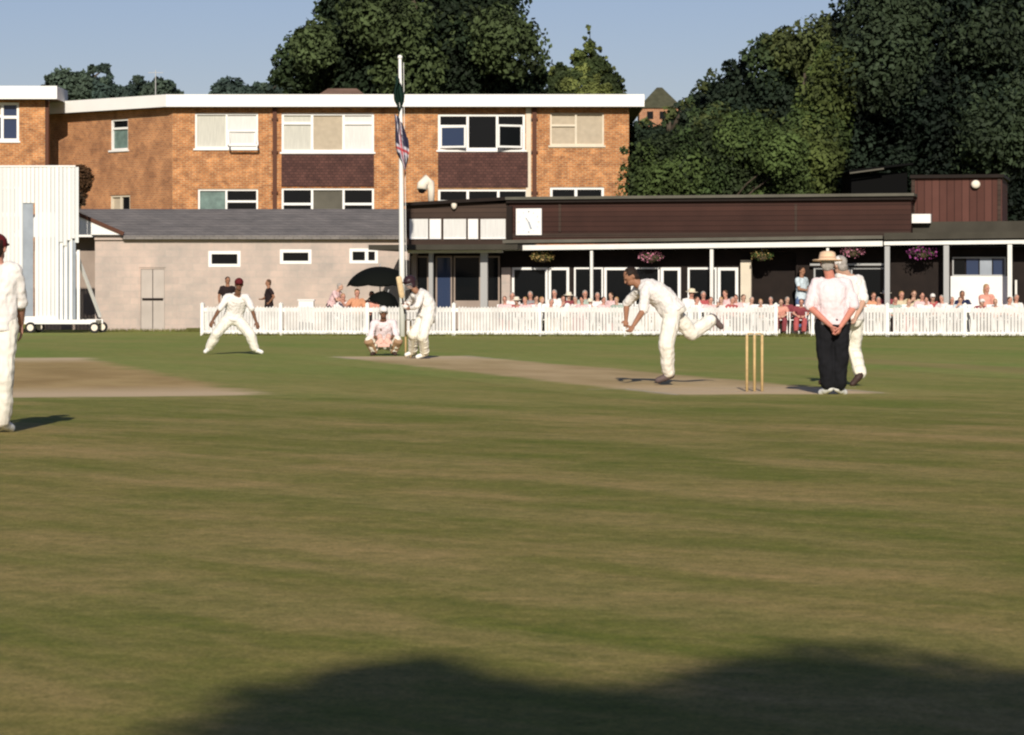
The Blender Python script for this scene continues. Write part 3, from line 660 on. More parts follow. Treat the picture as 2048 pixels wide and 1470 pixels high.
q = MB(fs); q.bar(fs.w(fs.u(150), .2, fs.z(505)), fs.w(fs.u(186), 1.6, .5), .08); q.build('brace', M['white'], ss); q = MB(fs); q.bar(fs.w(fs.u(0), .2, fs.z(480)), fs.w(fs.u(0), 1.6, .5), .08); q.build('brace', M['white'], ss)
q = MB(fs); q.box(fs.u(-260), fs.u(192), -.04, .05, zb - .14, zb - .003); q.box(fs.u(-260), fs.u(192), 1.55, 1.65, zb - .14, zb - .003)
for x in (60, 186, -200): q.box(fs.u(x) - .05, fs.u(x) + .05, .053, 1.547, zb - .12, zb - .02)
q.build('base_rail', M['white'], ss)
q = MB(fs); q.box(fs.u(-260), fs.u(151), -.012, .10, zt3 + .003, zt3 + .05); q.box(fs.u(-260), fs.u(112), -.035, -.005, zb, zb + .10); q.build('top_rail', M['white'], ss)
for x in (62, 190, -180):
    for v in (-.1, 1.6):
        wv = fs.w(fs.u(x), v, .17); t_ = MB(); 
        ring = [(wv[0] + .17 * math.cos(a), wv[1], wv[2] + .17 * math.sin(a)) for a in np.linspace(0, 2 * math.pi, 25)]
        q = MB(fs); 
        n = 20; cyl = [(fs.u(x) + .17 * math.cos(2 * math.pi * i / n), .17 + .17 * math.sin(2 * math.pi * i / n)) for i in range(n)]
        q.prism(cyl, v - .04, v + .04); wh = q.build('wheel', M['rubber'], ss)
        q = MB(fs); q.prism([(fs.u(x) + .10 * math.cos(2 * math.pi * i / n), .17 + .10 * math.sin(2 * math.pi * i / n)) for i in range(n)], v - .05, v - .043); q.build('hub', M['cowl'], wh)

# ================================================================ picket fence
M['picket'] = mat('picket_paint', (.64, .62, .60), .6, .15, 3)
def fence(pxa, pxb, label, posts, boards=None):
    def D(px): return F * H / (671 + (px - 405) / 1643 * 4 - HY)
    f = Frame(pxa, D(pxa), pxb, D(pxb)); root = empty('picket_fence', f.w(f.u(pxa), 0, 0), label, 'fence')
    u0, u1 = f.u(pxa), f.u(pxb); q = MB(f); u = u0 + .06; i = 0
    while u < u1 - .06:
        px = CX + f.w(u, 0, 0)[0] / f.w(u, 0, 0)[1] * F
        h = .86 + random.uniform(-.012, .012); 
        if not any(abs(u - f.u(p)) < .07 for p in posts):
            q.prism([(u, .06), (u + .075, .06), (u + .075, h - .04), (u + .037, h), (u, h - .04)], -.012, .010)
        u += .094
    q.build('pickets', M['picket'], root)
    for z0, z1, n in ((.05, .15, 'bottom_rail'), (.70, .815, 'top_rail')):
        q = MB(f); q.box(u0, u1, -.035 if z0 < .1 else .012, -.014 if z0 < .1 else .045, z0, z1); q.build(n, M['white'], root)
    for p in posts:
        u = f.u(p); q = MB(f); q.box(u - .05, u + .05, -.05, .06, 0, .92); q.prism([(u - .065, .92), (u + .065, .92), (u, .98)], -.06, .07); q.build('post', M['white'], root)
    if boards:
        for a, c in boards:
            q = MB(f); q.box(f.u(a), f.u(c), .05, .065, .16, .77); q.build('backing_board', M['greypanel'] if a > 600 else M['curtain3'], root)
    return f
ff = fence(403, 1556, 'long white picket fence in front of the spectators, left of the gap', [405, 562, 735, 908, 1080, 1250, 1400, 1552], [(408, 560)])
fence(1622, 2130, 'white picket fence right of the gap behind the umpire', [1626, 1775, 1930, 2090])

# ================================================================ flagpole
D = 83.5; c = P(805, 640, D); fpole = empty('flagpole', (c.x, c.y, 0), 'tall white flagpole in front of the pavilion', 'flagpole')
ztop = P(800, 118, D).z
q = MB(); q.tube([(c.x, D, 0), (c.x - .02, D, 2.5), (P(802, 300, D).x, D, P(0, 300, D).z), (P(800, 118, D).x, D, ztop)], [.085, .08, .06, .045], 12); q.build('pole', M['white'], fpole, True)
q = MB(); q.ell((P(800, 118, D).x, D, ztop + .05), (.07, .07, .07)); q.build('finial', M['white'], fpole, True)
q = MB(); q.bar((P(807, 118, D).x, D, ztop - .1), (P(813, 500, D).x, D, 1.6), .012); q.build('halyard', M['white'], fpole)
M['flagunion'] = None
def flag_union():
    m = bpy.data.materials.new('union_flag_cloth'); m.use_nodes = True; nt = m.node_tree; N, L = nt.nodes, nt.links; b = N['Principled BSDF']; b.inputs['Roughness'].default_value = .8
    a = N.new('ShaderNodeVertexColor'); a.layer_name = 'c'; L.new(a.outputs[0], b.inputs['Base Color']); return m
def draped(name, m, y0, y1, width, label, cols=None, lean=0):
    """cloth hanging limp beside the pole in deep folds"""
    nu, nv = 26, 40; za, zb = P(0, y0, D).z, P(0, y1, D).z; vs = []; fs = []
    for j in range(nv):
        t = j / (nv - 1); z = za + (zb - za) * t
        for i in range(nu):
            s = i / (nu - 1); x0 = P(798, 200, D).x
            wd = width * (.62 + .5 * math.sin(math.pi * min(1, t * 1.05 + .1)) * 1.0) * (1 - .75 * max(0, t - .72) / .28)
            x = x0 + (s - .5) * wd + lean * t * .2 + .03 * math.sin(7 * t + 5 * s)
            y = D - .10 + .09 * math.sin(s * 13 + 3 * t + .8 * math.sin(5 * t)) - .05 * math.sin(4 * t)
            vs.append((x, y, z - .28 * s * (1 - t) * (1 if t < .3 else .6) - .22 * s * t))
    fs = [(j * nu + i, j * nu + i + 1, (j + 1) * nu + i + 1, (j + 1) * nu + i) for j in range(nv - 1) for i in range(nu - 1)]
    me = bpy.data.meshes.new(name); me.from_pydata(vs, [], fs); me.update()
    if cols:
        cl = me.color_attributes.new('c', 'FLOAT_COLOR', 'CORNER')
        for p in me.polygons:
            for li in p.loop_indices:
                vi = me.loops[li].vertex_index; s, t = (vi % nu) / (nu - 1), (vi // nu) / (nv - 1); cl.data[li].color = (*cols(s, t), 1)
    o = link_mesh(name, me, m, None, True); so_ = o.modifiers.new('t', 'SOLIDIFY'); so_.thickness = .006
    o.data.transform(Matrix.Translation((-c.x, -D, -za))); o.location = (c.x, D, za)
    return setp(o, label, 'flag')
draped('flag', M['flaggreen'], 150, 222, .24, 'dark green flag hanging limp near the top of the flagpole')
def ucol(s, t):
    a, b_ = s * 2 - 1, (t - .45) * 2
    if abs(a + b_ * .5) < .09 or abs(b_ - .25) < .06: return (.45, .05, .06)
    if abs(a + b_ * .5) < .24 or abs(b_ - .25) < .17 or abs(a - b_ * .9) < .10: return (.55, .52, .58)
    return (.022, .018, .05)
draped('flag', flag_union(), 228, 342, .33, 'navy, red and white flag hanging limp on the lower flagpole', ucol, .9)

# ================================================================ TREES
def inpoly(p, poly):
    x, y = p; c = False
    for i in range(len(poly)):
        x1, y1 = poly[i]; x2, y2 = poly[i - 1]
        if (y1 > y) != (y2 > y) and x < (x2 - x1) * (y - y1) / (y2 - y1) + x1: c = not c
    return c
def edged(p, poly):
    m = 1e9; p = np.array(p, float)
    for i in range(len(poly)):
        a, b = np.array(poly[i - 1], float), np.array(poly[i], float); t = np.clip(np.dot(p - a, b - a) / max(1e-9, np.dot(b - a, b - a)), 0, 1); m = min(m, np.linalg.norm(p - a - t * (b - a)))
    return m
def leaves(clumps, per, size, droop=0.0, flat=1.0):
    V = []; MI = []
    for (c, r, k) in clumps:
        n = max(12, int(per * (r / clumps_mean) ** 2)) if clumps_mean else per
        d = rng.normal(size=(n, 3)); d /= np.linalg.norm(d, axis=1)[:, None]
        rad = r * (rng.uniform(.35, 1.12, n) ** .6)
        p = np.array(c) + d * rad[:, None] * np.array([1, 1, flat]); 
        nrm = d + rng.normal(size=(n, 3)) * .75 + np.array([0, 0, .35]); nrm /= np.linalg.norm(nrm, axis=1)[:, None]
        t = np.cross(nrm, rng.normal(size=(n, 3))); t /= np.linalg.norm(t, axis=1)[:, None]; bt = np.cross(nrm, t)
        s = size * rng.uniform(.55, 1.25, n)[:, None]; a = t * s; b = bt * s * .62
        p[:, 2] -= droop * rng.uniform(0, 1, n)
        V.append(np.stack([p - a, p - b * .9 + a * .1, p + a, p + b * 1.1 - a * .15], 1)); MI += [k] * n
    return np.concatenate(V).reshape(-1, 3), MI
clumps_mean = 0
def leafmesh(name, clumps, per, size, mats, parent, droop=0.0, flat=1.0):
    global clumps_mean
    clumps_mean = float(np.mean([c[1] for c in clumps]))
    V, MI = leaves(clumps, per, size, droop, flat); V = V - np.array(root_of(parent))
    n = len(V) // 4; me = bpy.data.meshes.new(name); me.vertices.add(len(V)); me.vertices.foreach_set('co', V.astype(np.float32).ravel())
    me.loops.add(len(V)); me.loops.foreach_set('vertex_index', np.arange(len(V), dtype=np.int32))
    me.polygons.add(n); me.polygons.foreach_set('loop_start', np.arange(0, len(V), 4, dtype=np.int32)); me.polygons.foreach_set('loop_total', np.full(n, 4, dtype=np.int32))
    for m in mats: me.materials.append(m)
    me.polygons.foreach_set('material_index', np.array(MI, dtype=np.int32)); me.update(calc_edges=True)
    o = bpy.data.objects.new(name, me); COL.objects.link(o); o.parent = parent; return o
def clumps_from(poly, D, n, r0, r1, depth, nm, front=0.0):
    xs = [p[0] for p in poly]; ys = [p[1] for p in poly]; out = []; ppm = F / D
    for _ in range(200000):
        if len(out) >= n: break
        p = (random.uniform(min(xs), max(xs)), random.uniform(min(ys), max(ys)))
        if not inpoly(p, poly): continue
        e = edged(p, poly); r = random.uniform(r0, r1)
        if e < r * ppm * .55: r = max(r0 * .45, e / ppm * 1.1)
        dd = min(depth, math.sqrt(max(.05, e / ppm)) * depth * .6)
        nv_ = noise.noise(Vector((p[0] / ppm * .42, p[1] / ppm * .5, D * .37))) + .45 * noise.noise(Vector((p[0] / ppm * 1.1, p[1] / ppm * 1.2, D * .11)))
        y = D + random.uniform(-dd, dd * .3) * .6 - nv_ * depth * .9
        q = Vector(((p[0] - CX) / F * D, y, H + (HY - p[1]) / F * D)); r *= random.choice((.6, .85, 1, 1, 1.25)); kk = nv_ + random.gauss(0, .13); out.append((q, r, (2 if kk > .16 else 1 if kk > -.02 else 0) if nm == 3 else int(kk > 0)))  # set-back clumps get darker leaves: crown shade is partly painted by leaf tone
    return out
def tree(name, label, poly, D, n, r, per, size, mats, base_px, cat='tree', group=None, depth=4, trunk=.35, flat=1.0, droop=0.0):
    bx = (base_px - CX) / F * D; root = empty(name, (bx, D, 0), label, cat, group)
    cl = clumps_from(poly, D, n, r[0], r[1], depth, len(mats))
    ppm = F / D; xs_ = [p_[0] for p_ in poly]; cx_ = sum(xs_) / len(xs_); cy_ = sum(p_[1] for p_ in poly) / len(poly)
    for i in range(len(poly)):
        a, b_ = poly[i - 1], poly[i]; ln_ = math.hypot(b_[0] - a[0], b_[1] - a[1]) / ppm
        if a[1] > 330 and b_[1] > 330: continue
        for _ in range(int(ln_ * 2.2)):
            t_ = random.random(); o_ = random.uniform(-.15, .42) * r[1] * .7 * ppm; px, py = a[0] + (b_[0] - a[0]) * t_, a[1] + (b_[1] - a[1]) * t_; nn = math.hypot(px - cx_, py - cy_) or 1; o_ *= (.25 if D == 140 else 1)
            cl.append((P(px + (px - cx_) / nn * o_, py + (py - cy_) / nn * o_, D), max(.10, r[0] * random.uniform(.25, .6)), random.randrange(len(mats))))
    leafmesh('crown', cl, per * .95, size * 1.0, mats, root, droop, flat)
    q = MB(); zc = sorted(c[0].z for c in cl); zlow, zmid, ztop = zc[0], zc[len(zc) // 2], zc[-1]
    q.tube([(bx, D, -.1), (bx + .1, D, zlow * .5 + .3), (bx - .1, D, zmid), (bx, D, ztop - r[1])], [trunk, trunk * .8, trunk * .5, trunk * .15], 9)
    q.build('trunk', M['bark'], root, True)
    q = MB()
    for c, rr, k in random.sample(cl, min(16, len(cl))):
        z0 = min(max(zlow * .6 + .4, c.z - abs(c.x - bx) * .8 - .6), ztop - r[1]); q.tube([(bx, D, z0), ((bx + c.x) / 2, (D + c.y) / 2, (z0 + c.z) / 2 + .3), tuple(c)], [trunk * .35, trunk * .22, .03], 6)
    q.build('limbs', M['bark'], root, True)
    return root
G1 = [leafmat('oak_leaf_dark', (.013, .023, .010)), leafmat('oak_leaf', (.026, .041, .016)), leafmat('oak_leaf_light', (.047, .066, .024))]  # dark leaf tones also stand for shaded hollows in the crowns
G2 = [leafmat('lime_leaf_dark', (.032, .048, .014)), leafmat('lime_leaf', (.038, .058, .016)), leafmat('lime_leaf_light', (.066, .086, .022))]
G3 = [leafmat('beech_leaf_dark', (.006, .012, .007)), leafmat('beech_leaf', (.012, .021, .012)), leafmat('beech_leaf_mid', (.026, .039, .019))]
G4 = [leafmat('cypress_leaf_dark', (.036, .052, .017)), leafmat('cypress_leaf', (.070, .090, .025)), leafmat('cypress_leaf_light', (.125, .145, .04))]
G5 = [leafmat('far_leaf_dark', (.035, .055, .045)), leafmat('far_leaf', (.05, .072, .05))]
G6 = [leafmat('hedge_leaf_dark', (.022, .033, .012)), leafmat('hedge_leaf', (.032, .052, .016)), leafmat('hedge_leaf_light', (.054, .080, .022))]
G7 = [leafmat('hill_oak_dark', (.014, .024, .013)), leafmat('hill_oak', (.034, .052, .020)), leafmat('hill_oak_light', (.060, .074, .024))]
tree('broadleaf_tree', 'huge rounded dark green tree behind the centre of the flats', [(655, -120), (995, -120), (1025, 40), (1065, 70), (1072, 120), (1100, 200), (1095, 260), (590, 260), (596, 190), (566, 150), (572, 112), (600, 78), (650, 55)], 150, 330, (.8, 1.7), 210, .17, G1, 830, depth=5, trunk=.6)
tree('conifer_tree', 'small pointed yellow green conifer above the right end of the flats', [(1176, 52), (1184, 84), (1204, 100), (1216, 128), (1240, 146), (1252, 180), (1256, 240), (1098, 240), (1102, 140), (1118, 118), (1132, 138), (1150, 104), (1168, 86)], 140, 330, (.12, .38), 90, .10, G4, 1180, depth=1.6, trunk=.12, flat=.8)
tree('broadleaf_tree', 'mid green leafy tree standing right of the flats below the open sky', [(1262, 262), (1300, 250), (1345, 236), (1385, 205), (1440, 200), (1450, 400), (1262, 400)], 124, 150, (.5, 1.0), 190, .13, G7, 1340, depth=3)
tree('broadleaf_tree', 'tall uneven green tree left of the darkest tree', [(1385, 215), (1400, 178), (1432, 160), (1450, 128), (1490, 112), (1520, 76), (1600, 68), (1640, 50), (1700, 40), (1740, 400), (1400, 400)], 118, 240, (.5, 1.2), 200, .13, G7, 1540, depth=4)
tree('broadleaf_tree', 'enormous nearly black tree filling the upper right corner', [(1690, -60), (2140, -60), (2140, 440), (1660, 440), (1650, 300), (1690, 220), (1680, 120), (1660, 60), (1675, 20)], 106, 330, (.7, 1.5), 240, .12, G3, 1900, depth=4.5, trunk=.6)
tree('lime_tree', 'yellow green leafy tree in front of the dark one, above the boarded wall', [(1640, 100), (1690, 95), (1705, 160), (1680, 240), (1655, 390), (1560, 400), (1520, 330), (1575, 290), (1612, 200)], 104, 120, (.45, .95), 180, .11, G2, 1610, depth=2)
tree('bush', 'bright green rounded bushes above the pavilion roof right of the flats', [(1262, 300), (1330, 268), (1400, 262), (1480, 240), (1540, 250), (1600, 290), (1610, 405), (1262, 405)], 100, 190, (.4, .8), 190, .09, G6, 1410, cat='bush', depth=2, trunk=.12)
tree('shrub', 'brown copper shrub between sight screen and flats wall', [(146, 345), (165, 342), (180, 360), (172, 400), (158, 430), (140, 430)], 112, 26, (.2, .45), 120, .07, [leafmat('copper_leaf', (.07, .036, .016)), leafmat('copper_leaf_dark', (.035, .022, .012))], 156, cat='shrub', depth=.6, trunk=.08)
for k, (poly, lab) in enumerate((([(95, 170), (110, 152), (165, 150), (170, 142), (210, 144), (225, 165), (240, 180), (240, 260), (95, 260)], 'far dark tree with a flat top over the left flats'),
                  ([(225, 195), (250, 175), (290, 166), (335, 172), (352, 190), (352, 240), (225, 240)], 'low far tree right of the flat topped one'),
                  ([(420, 190), (440, 178), (500, 180), (560, 170), (600, 176), (600, 230), (420, 230)], 'thin strip of far treetops beside the big rounded tree'))):
    tree('far_tree', lab, poly, 210, 60, (.6, 1.2), 170, .2, G5, sum(p[0] for p in poly) / len(poly), group='trees on the horizon', depth=3)
# distant wood closing the horizon behind the buildings
wd = empty('far_wood', (0, 320, 0)); wd['kind'] = 'stuff'
cl = [(Vector((random.uniform(-90, 110), random.uniform(300, 340), random.uniform(1, 13) )), random.uniform(2.2, 4), random.randint(0, 1)) for _ in range(420)]
wo = leafmesh('far_woodland', cl, 70, .6, G5, wd); wo.parent = None; wo.location = wd.location; wo['kind'] = 'stuff'; bpy.data.objects.remove(wd)

# far houses between the trees
def house(label, D, x0, x1, yridge, yeave, wallm, roofm, rf=.18, chim=None):
    f = Frame(x0, D, x1, D); r = empty('far_house', f.w(f.u((x0 + x1) / 2), 0, 0), label, 'house', 'houses beyond the trees')
    u0, u1 = f.u(x0), f.u(x1); ze, zr = f.z(yeave), f.z(yridge); q = MB(f); q.box(u0 + .2, u1 - .2, 0, 6, 0, ze); q.build('wall', wallm, r)
    q = MB(f); w_ = f.w; rr = (u1 - u0) * rf
    q.add([w_(u0, -.3, ze), w_(u1, -.3, ze), w_(u1, 6.3, ze), w_(u0, 6.3, ze), w_(u0 + rr, 3, zr), w_(u1 - rr, 3, zr)], [(0, 1, 5, 4), (1, 2, 5), (2, 3, 4, 5), (3, 0, 4), (3, 2, 1, 0)])
    ro = q.build('roof', roofm, r)
    for k in range(3): uu = u0 + (u1 - u0) * (.2 + .28 * k); q = MB(f); q.box(uu, uu + .9, -.05, -.003, ze - 1.6, ze - .5); q.build('window', M['glass'], r)
    if chim: cu = f.u(chim); q = MB(f); q.box(cu - .3, cu + .3, 2.4, 3, zr - .6, zr + .9); q.build('chimney', M['brickred'], ro)
house('brown roofed house showing over the flats under the big tree', 138, 556, 799, 168, 242, M['brickred'], M['farhouse'], .38)
house('gabled house with greenish roof right of the flats', 420, 1276, 1366, 172, 216, M['brickred'], mat('mossy_tiles', (.065, .065, .04), .9, .2, 1.5), .44)

# dark shed under the trees behind the boarded wall
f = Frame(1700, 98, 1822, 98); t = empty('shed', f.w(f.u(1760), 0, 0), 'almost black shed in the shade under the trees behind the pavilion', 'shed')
q = MB(f); q.box(f.u(1704), f.u(1816), .2, 3, 0, f.z(345)); q.build('wall', M['black'], t)  # the trees' shade on the shed is put into its black colour
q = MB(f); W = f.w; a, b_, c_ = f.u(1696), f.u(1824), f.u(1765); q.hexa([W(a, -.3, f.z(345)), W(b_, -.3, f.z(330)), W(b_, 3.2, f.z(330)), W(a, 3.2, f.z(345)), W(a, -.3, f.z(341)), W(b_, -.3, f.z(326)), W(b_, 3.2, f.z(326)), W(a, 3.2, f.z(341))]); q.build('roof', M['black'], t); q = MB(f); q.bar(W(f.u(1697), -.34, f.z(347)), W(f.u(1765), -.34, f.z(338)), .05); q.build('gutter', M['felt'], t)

# trees behind the camera that throw the foreground shade
def shade_tree(label, x, Y, prof, lo, spread):
    """crown whose top follows `prof` (x offset, height)"""
    random.seed(int(x * 10) + 11); root = empty('boundary_tree', (x, Y, 0), label, 'tree', 'boundary trees behind the viewer'); cl = []
    for k in range(len(prof) - 1):
        (xa, za), (xb, zb_) = prof[k], prof[k + 1]; m = max(2, int(abs(xb - xa) / .35))
        for i in range(m):
            t_ = (i + random.random()) / m; xx = xa + (xb - xa) * t_; zz = za + (zb_ - za) * t_
            r_ = random.uniform(.16, .26); cl.append((Vector((xx, Y + random.uniform(-.3, .3), zz - r_)), r_, 0))
            z = zz - r_ * 3
            while z > lo: rr = random.uniform(.35, .55); z -= rr * .55; cl.append((Vector((xx + random.uniform(-.1, .15), Y + random.uniform(-1.2, 1.2), z)), rr, 0))
    leafmesh('crown', cl, 160, .10, G1[:1], root)
    q = MB(); q.tube([(x, Y, -.1), (x, Y, lo * .6), (x, Y, lo + 2)], [.4, .32, .2], 10); q.build('trunk', M['bark'], root, True)
TY = -11.0; T25 = math.tan(R(SUN_EL))
def prof(px): 
    out = []
    for (x, y) in px:
        gy = GY(y); out.append(((x - CX) / F * gy, (gy - TY) * T25))
    return out
shade_tree('tree behind the viewer shading the left of the foreground', -.2, TY, [(-.60, 7.2)] + prof([(560, 1490), (620, 1425), (680, 1385), (740, 1350), (800, 1330), (850, 1335), (900, 1352), (1000, 1360), (1120, 1366), (1260, 1364)]), 4.2, 1)
shade_tree('tree behind the viewer shading the right of the foreground', 2.0, TY, prof([(1240, 1366), (1400, 1368), (1480, 1345), (1560, 1325), (1650, 1318), (1720, 1335), (1770, 1378), (1850, 1392), (1950, 1386), (2010, 1355), (2080, 1345), (2300, 1320)]) + [(3.2, 10.2), (4.2, 8.5)], 4.2, 1)

# rough grass left by the mower along the wall foot and the fence
def rough_grass(name, pts, hh):
    vs = []; fs = []
    for (x, y) in pts:
        h = hh * random.uniform(.3, 1.1); a = random.uniform(0, math.pi); wv = random.uniform(.006, .014); dx, dy = math.cos(a) * wv, math.sin(a) * wv; lx, ly = random.gauss(0, h * .3), random.gauss(0, h * .3)
        n = len(vs); vs += [(x - dx, y - dy, 0), (x + dx, y + dy, 0), (x + lx, y + ly, h)]; fs.append((n, n + 1, n + 2))
    me = bpy.data.meshes.new(name); me.from_pydata(vs, [], fs); me.update()
    return setp(link_mesh(name, me, mat('rough_blades', (.13, .13, .04), .9, .4, 2)), kind='stuff')
pts = []
for _ in range(9000):
    px = random.uniform(190, 830) if random.random() < .45 else random.uniform(375, 408); dv = abs(random.gauss(0, .18)); pts.append(((px - CX) / F * 94, 94 - .02 - dv))
for _ in range(16000):
    px = random.uniform(403, 2100); Df = F * H / (671 + (px - 405) / 1643 * 4 - HY); pts.append(((px - CX) / F * Df, Df + random.gauss(0, .07)))
rough_grass('rough_grass', pts, .13)

# ================================================================ PEOPLE
SK = mat('skin', (.50, .30, .215), .55, .08, 12); SKR = mat('ruddy_skin', (.50, .255, .185), .55, .08, 12); SKU = mat('sunburnt_skin', (.54, .22, .16), .55, .08, 12); SKD = mat('tanned_skin', (.17, .085, .050), .55, .1, 12); SKT = mat('weathered_skin', (.30, .15, .09), .55, .1, 12)
HAIRD = mat('dark_hair', (.022, .014, .010), .7, .3, 30); HAIRG = mat('grey_hair', (.32, .29, .26), .8, .2, 30); HAIRF = mat('fair_hair', (.36, .22, .10), .7, .2, 30); HAIRB = mat('brown_hair', (.09, .05, .028), .7, .2, 30)
EYE = mat('dark_eye', (.02, .015, .012), .3); LIP = mat('lip', (.30, .10, .08), .5)
WHT = mat('cricket_white', (.74, .70, .66), .85, .04, 5, .15, 60); CRM = mat('cricket_cream', (.77, .73, .64), .85, .05, 5, .15, 60); PNK = mat('pale_pink_shirt', (.73, .62, .63), .85, .05, 5, .15, 60)
BLK = mat('black_trousers', (.010, .010, .012), .9, .2, 6); MAR = mat('maroon_cap_cloth', (.10, .012, .014), .8); NAVY = mat('navy_cloth', (.015, .02, .06), .85); HELM = mat('dark_helmet', (.035, .018, .022), .35)
STRAW = mat('straw_hat', (.72, .50, .33), .8, .1, 12); SHOEW = mat('white_shoe', (.75, .74, .70), .5); SHOED = mat('dark_shoe', (.05, .03, .025), .5); PAD = mat('leg_pad', (.72, .68, .55), .6, .05, 8); PADB = mat('brown_pad', (.36, .22, .13), .6, .1, 8); GLOVE = mat('pink_glove', (.68, .42, .34), .6)
def ortho(f, up=Vector((0, 0, 1))):
    f = f.normalized(); r = f.cross(up)
    r = r.normalized() if r.length > 1e-4 else Vector((1, 0, 0)); return r, f, r.cross(f).normalized()
def hand(mb, wr, d, pn, side, curl=.5, sc_=1.0):
    """palm, four unequal bent fingers and a thumb. d: direction of the hand, pn: palm normal, side: towards the thumb"""
    d = d.normalized(); s = (side - d * side.dot(d)).normalized(); pn = d.cross(s).normalized() * (1 if d.cross(s).dot(pn) > 0 else -1)
    c = wr + d * .052 * sc_; mb.ell(c, (.040 * sc_, .056 * sc_, .017 * sc_), (s, d, pn), 12, 8)
    for k, (off, L_) in enumerate(((.030, .072), (.010, .082), (-.011, .076), (-.031, .058))):
        p0 = wr + d * .090 * sc_ + s * off * sc_; cu = curl * (1 + .12 * k); d1 = (d * math.cos(cu * .7) + pn * math.sin(cu * .7) + s * off * 1.5).normalized(); d2 = (d * math.cos(cu * 1.8) + pn * math.sin(cu * 1.8)).normalized()
        p1 = p0 + d1 * L_ * .52 * sc_; p2 = p1 + d2 * L_ * .42 * sc_; mb.cap(p0 - d * .012, p1, .0095 * sc_, .0088 * sc_, 8); mb.cap(p1, p2, .0088 * sc_, .0078 * sc_, 8)
    p0 = wr + d * .030 * sc_ + s * .032 * sc_; d1 = (d * .70 + s * .62 + pn * .30).normalized(); p1 = p0 + d1 * .040 * sc_; d2 = (d * .9 + s * .15 + pn * .35).normalized(); mb.cap(p0, p1, .013 * sc_, .011 * sc_, 8); mb.cap(p1, p1 + d2 * .032 * sc_, .011 * sc_, .009 * sc_, 8)
def torso_secs(J, prof, bulge=0.0, t0=0.0, t1=1.0, fwd=None):
    P0 = (J['hipL'] + J['hipR']) / 2; S = (J['shL'] + J['shR']) / 2; ax0 = (J['hipL'] - J['hipR']).normalized(); ax1 = (J['shL'] - J['shR']).normalized()
    out = []; B = J.get('bow', Vector((0, 0, 0)))
    for t, a, b in prof:
        c = P0.lerp(S, t) + B * math.sin(math.pi * min(1, max(0, t))); tg = (S - P0) + B * math.pi * math.cos(math.pi * min(1, max(0, t))); tg.normalize()
        ax = ax0.lerp(ax1, min(1, max(0, t))); ax = (ax - tg * ax.dot(tg)).normalized(); bx = tg.cross(ax).normalized(); out.append((c, ax * (a + bulge), bx * (b + bulge)))
    return out
BODYP = [(-.20, .10, .08), (-.10, .150, .105), (.0, .165, .115), (.22, .148, .100), (.45, .145, .100), (.70, .168, .115), (.88, .175, .112), (1.0, .150, .090), (1.08, .095, .065), (1.13, .06, .055)]
SHIRTP = [(-.06, .190, .140), (.0, .188, .142), (.15, .176, .135), (.35, .168, .130), (.6, .180, .132), (.82, .192, .128), (.95, .180, .110), (1.05, .125, .082), (1.10, .075, .064)]
def body_mesh(J, voxel, sc_=1.0, curl=.5, fingers=True):
    mb = MB(); mb.loft(torso_secs(J, [(t, a * sc_, b * sc_) for t, a, b in BODYP]))
    S = (J['shL'] + J['shR']) / 2; hf = J['face'].normalized(); r, f, u = ortho(hf, J.get('headup', Vector((0, 0, 1)))); hc = J['head']
    mb.cap(J.get('neck', S.lerp(hc, .35)), hc - u * .06 * sc_ - f * .015, .062 * sc_, .055 * sc_)
    mb.ell(hc + u * .02 * sc_ - f * .008, (.076 * sc_, .096 * sc_, .100 * sc_), (r, f, u), 18, 14)              # skull
    mb.ell(hc - u * .055 * sc_ + f * .026 * sc_, (.056 * sc_, .062 * sc_, .060 * sc_), (r, f, u), 14, 10)         # jaw
    mb.cap(hc + f * .088 * sc_ + u * .012 * sc_, hc + f * .106 * sc_ - u * .022 * sc_, .010 * sc_, .015 * sc_, 8)   # nose
    mb.cap(hc + f * .083 * sc_ + u * .026 * sc_ - r * .03, hc + f * .083 * sc_ + u * .026 * sc_ + r * .03, .011 * sc_, .011 * sc_, 8)  # brow
    for s_ in (-1, 1): mb.ell(hc + r * .078 * s_ * sc_ - u * .008 * sc_ - f * .008, (.010 * sc_, .018 * sc_, .030 * sc_), (r, f, u), 8, 8)
    for s_ in 'LR':
        sh, el, wr = J['sh' + s_], J['el' + s_], J['wr' + s_]
        mb.cap(sh.lerp(S, .25), sh, .058 * sc_, .056 * sc_); mb.cap(sh, el, .052 * sc_, .040 * sc_); mb.cap(el, el.lerp(wr, .35), .041 * sc_, .040 * sc_); mb.cap(el.lerp(wr, .35), wr, .040 * sc_, .027 * sc_)
        d = J.get('hd' + s_, wr - el).normalized(); th = J.get('th' + s_, J['face']); th = th - d * th.dot(d)
        if th.length < .1: th = Vector((0, 0, 1)) - d * d.z
        hand(mb, wr, d, J.get('pn' + s_, (S - wr)), th, curl, sc_ * (1 if fingers else 1.1))
        hp, kn, an, to = J['hip' + s_], J['kn' + s_], J['an' + s_], J['to' + s_]
        mb.cap(hp, kn, .088 * sc_, .056 * sc_); mb.cap(kn, kn.lerp(an, .35), .056 * sc_, .056 * sc_); mb.cap(kn.lerp(an, .35), an, .055 * sc_, .036 * sc_)
        mb.cap(an + (an - to) * .15, to, .036 * sc_, .028 * sc_, 10)
    return mb
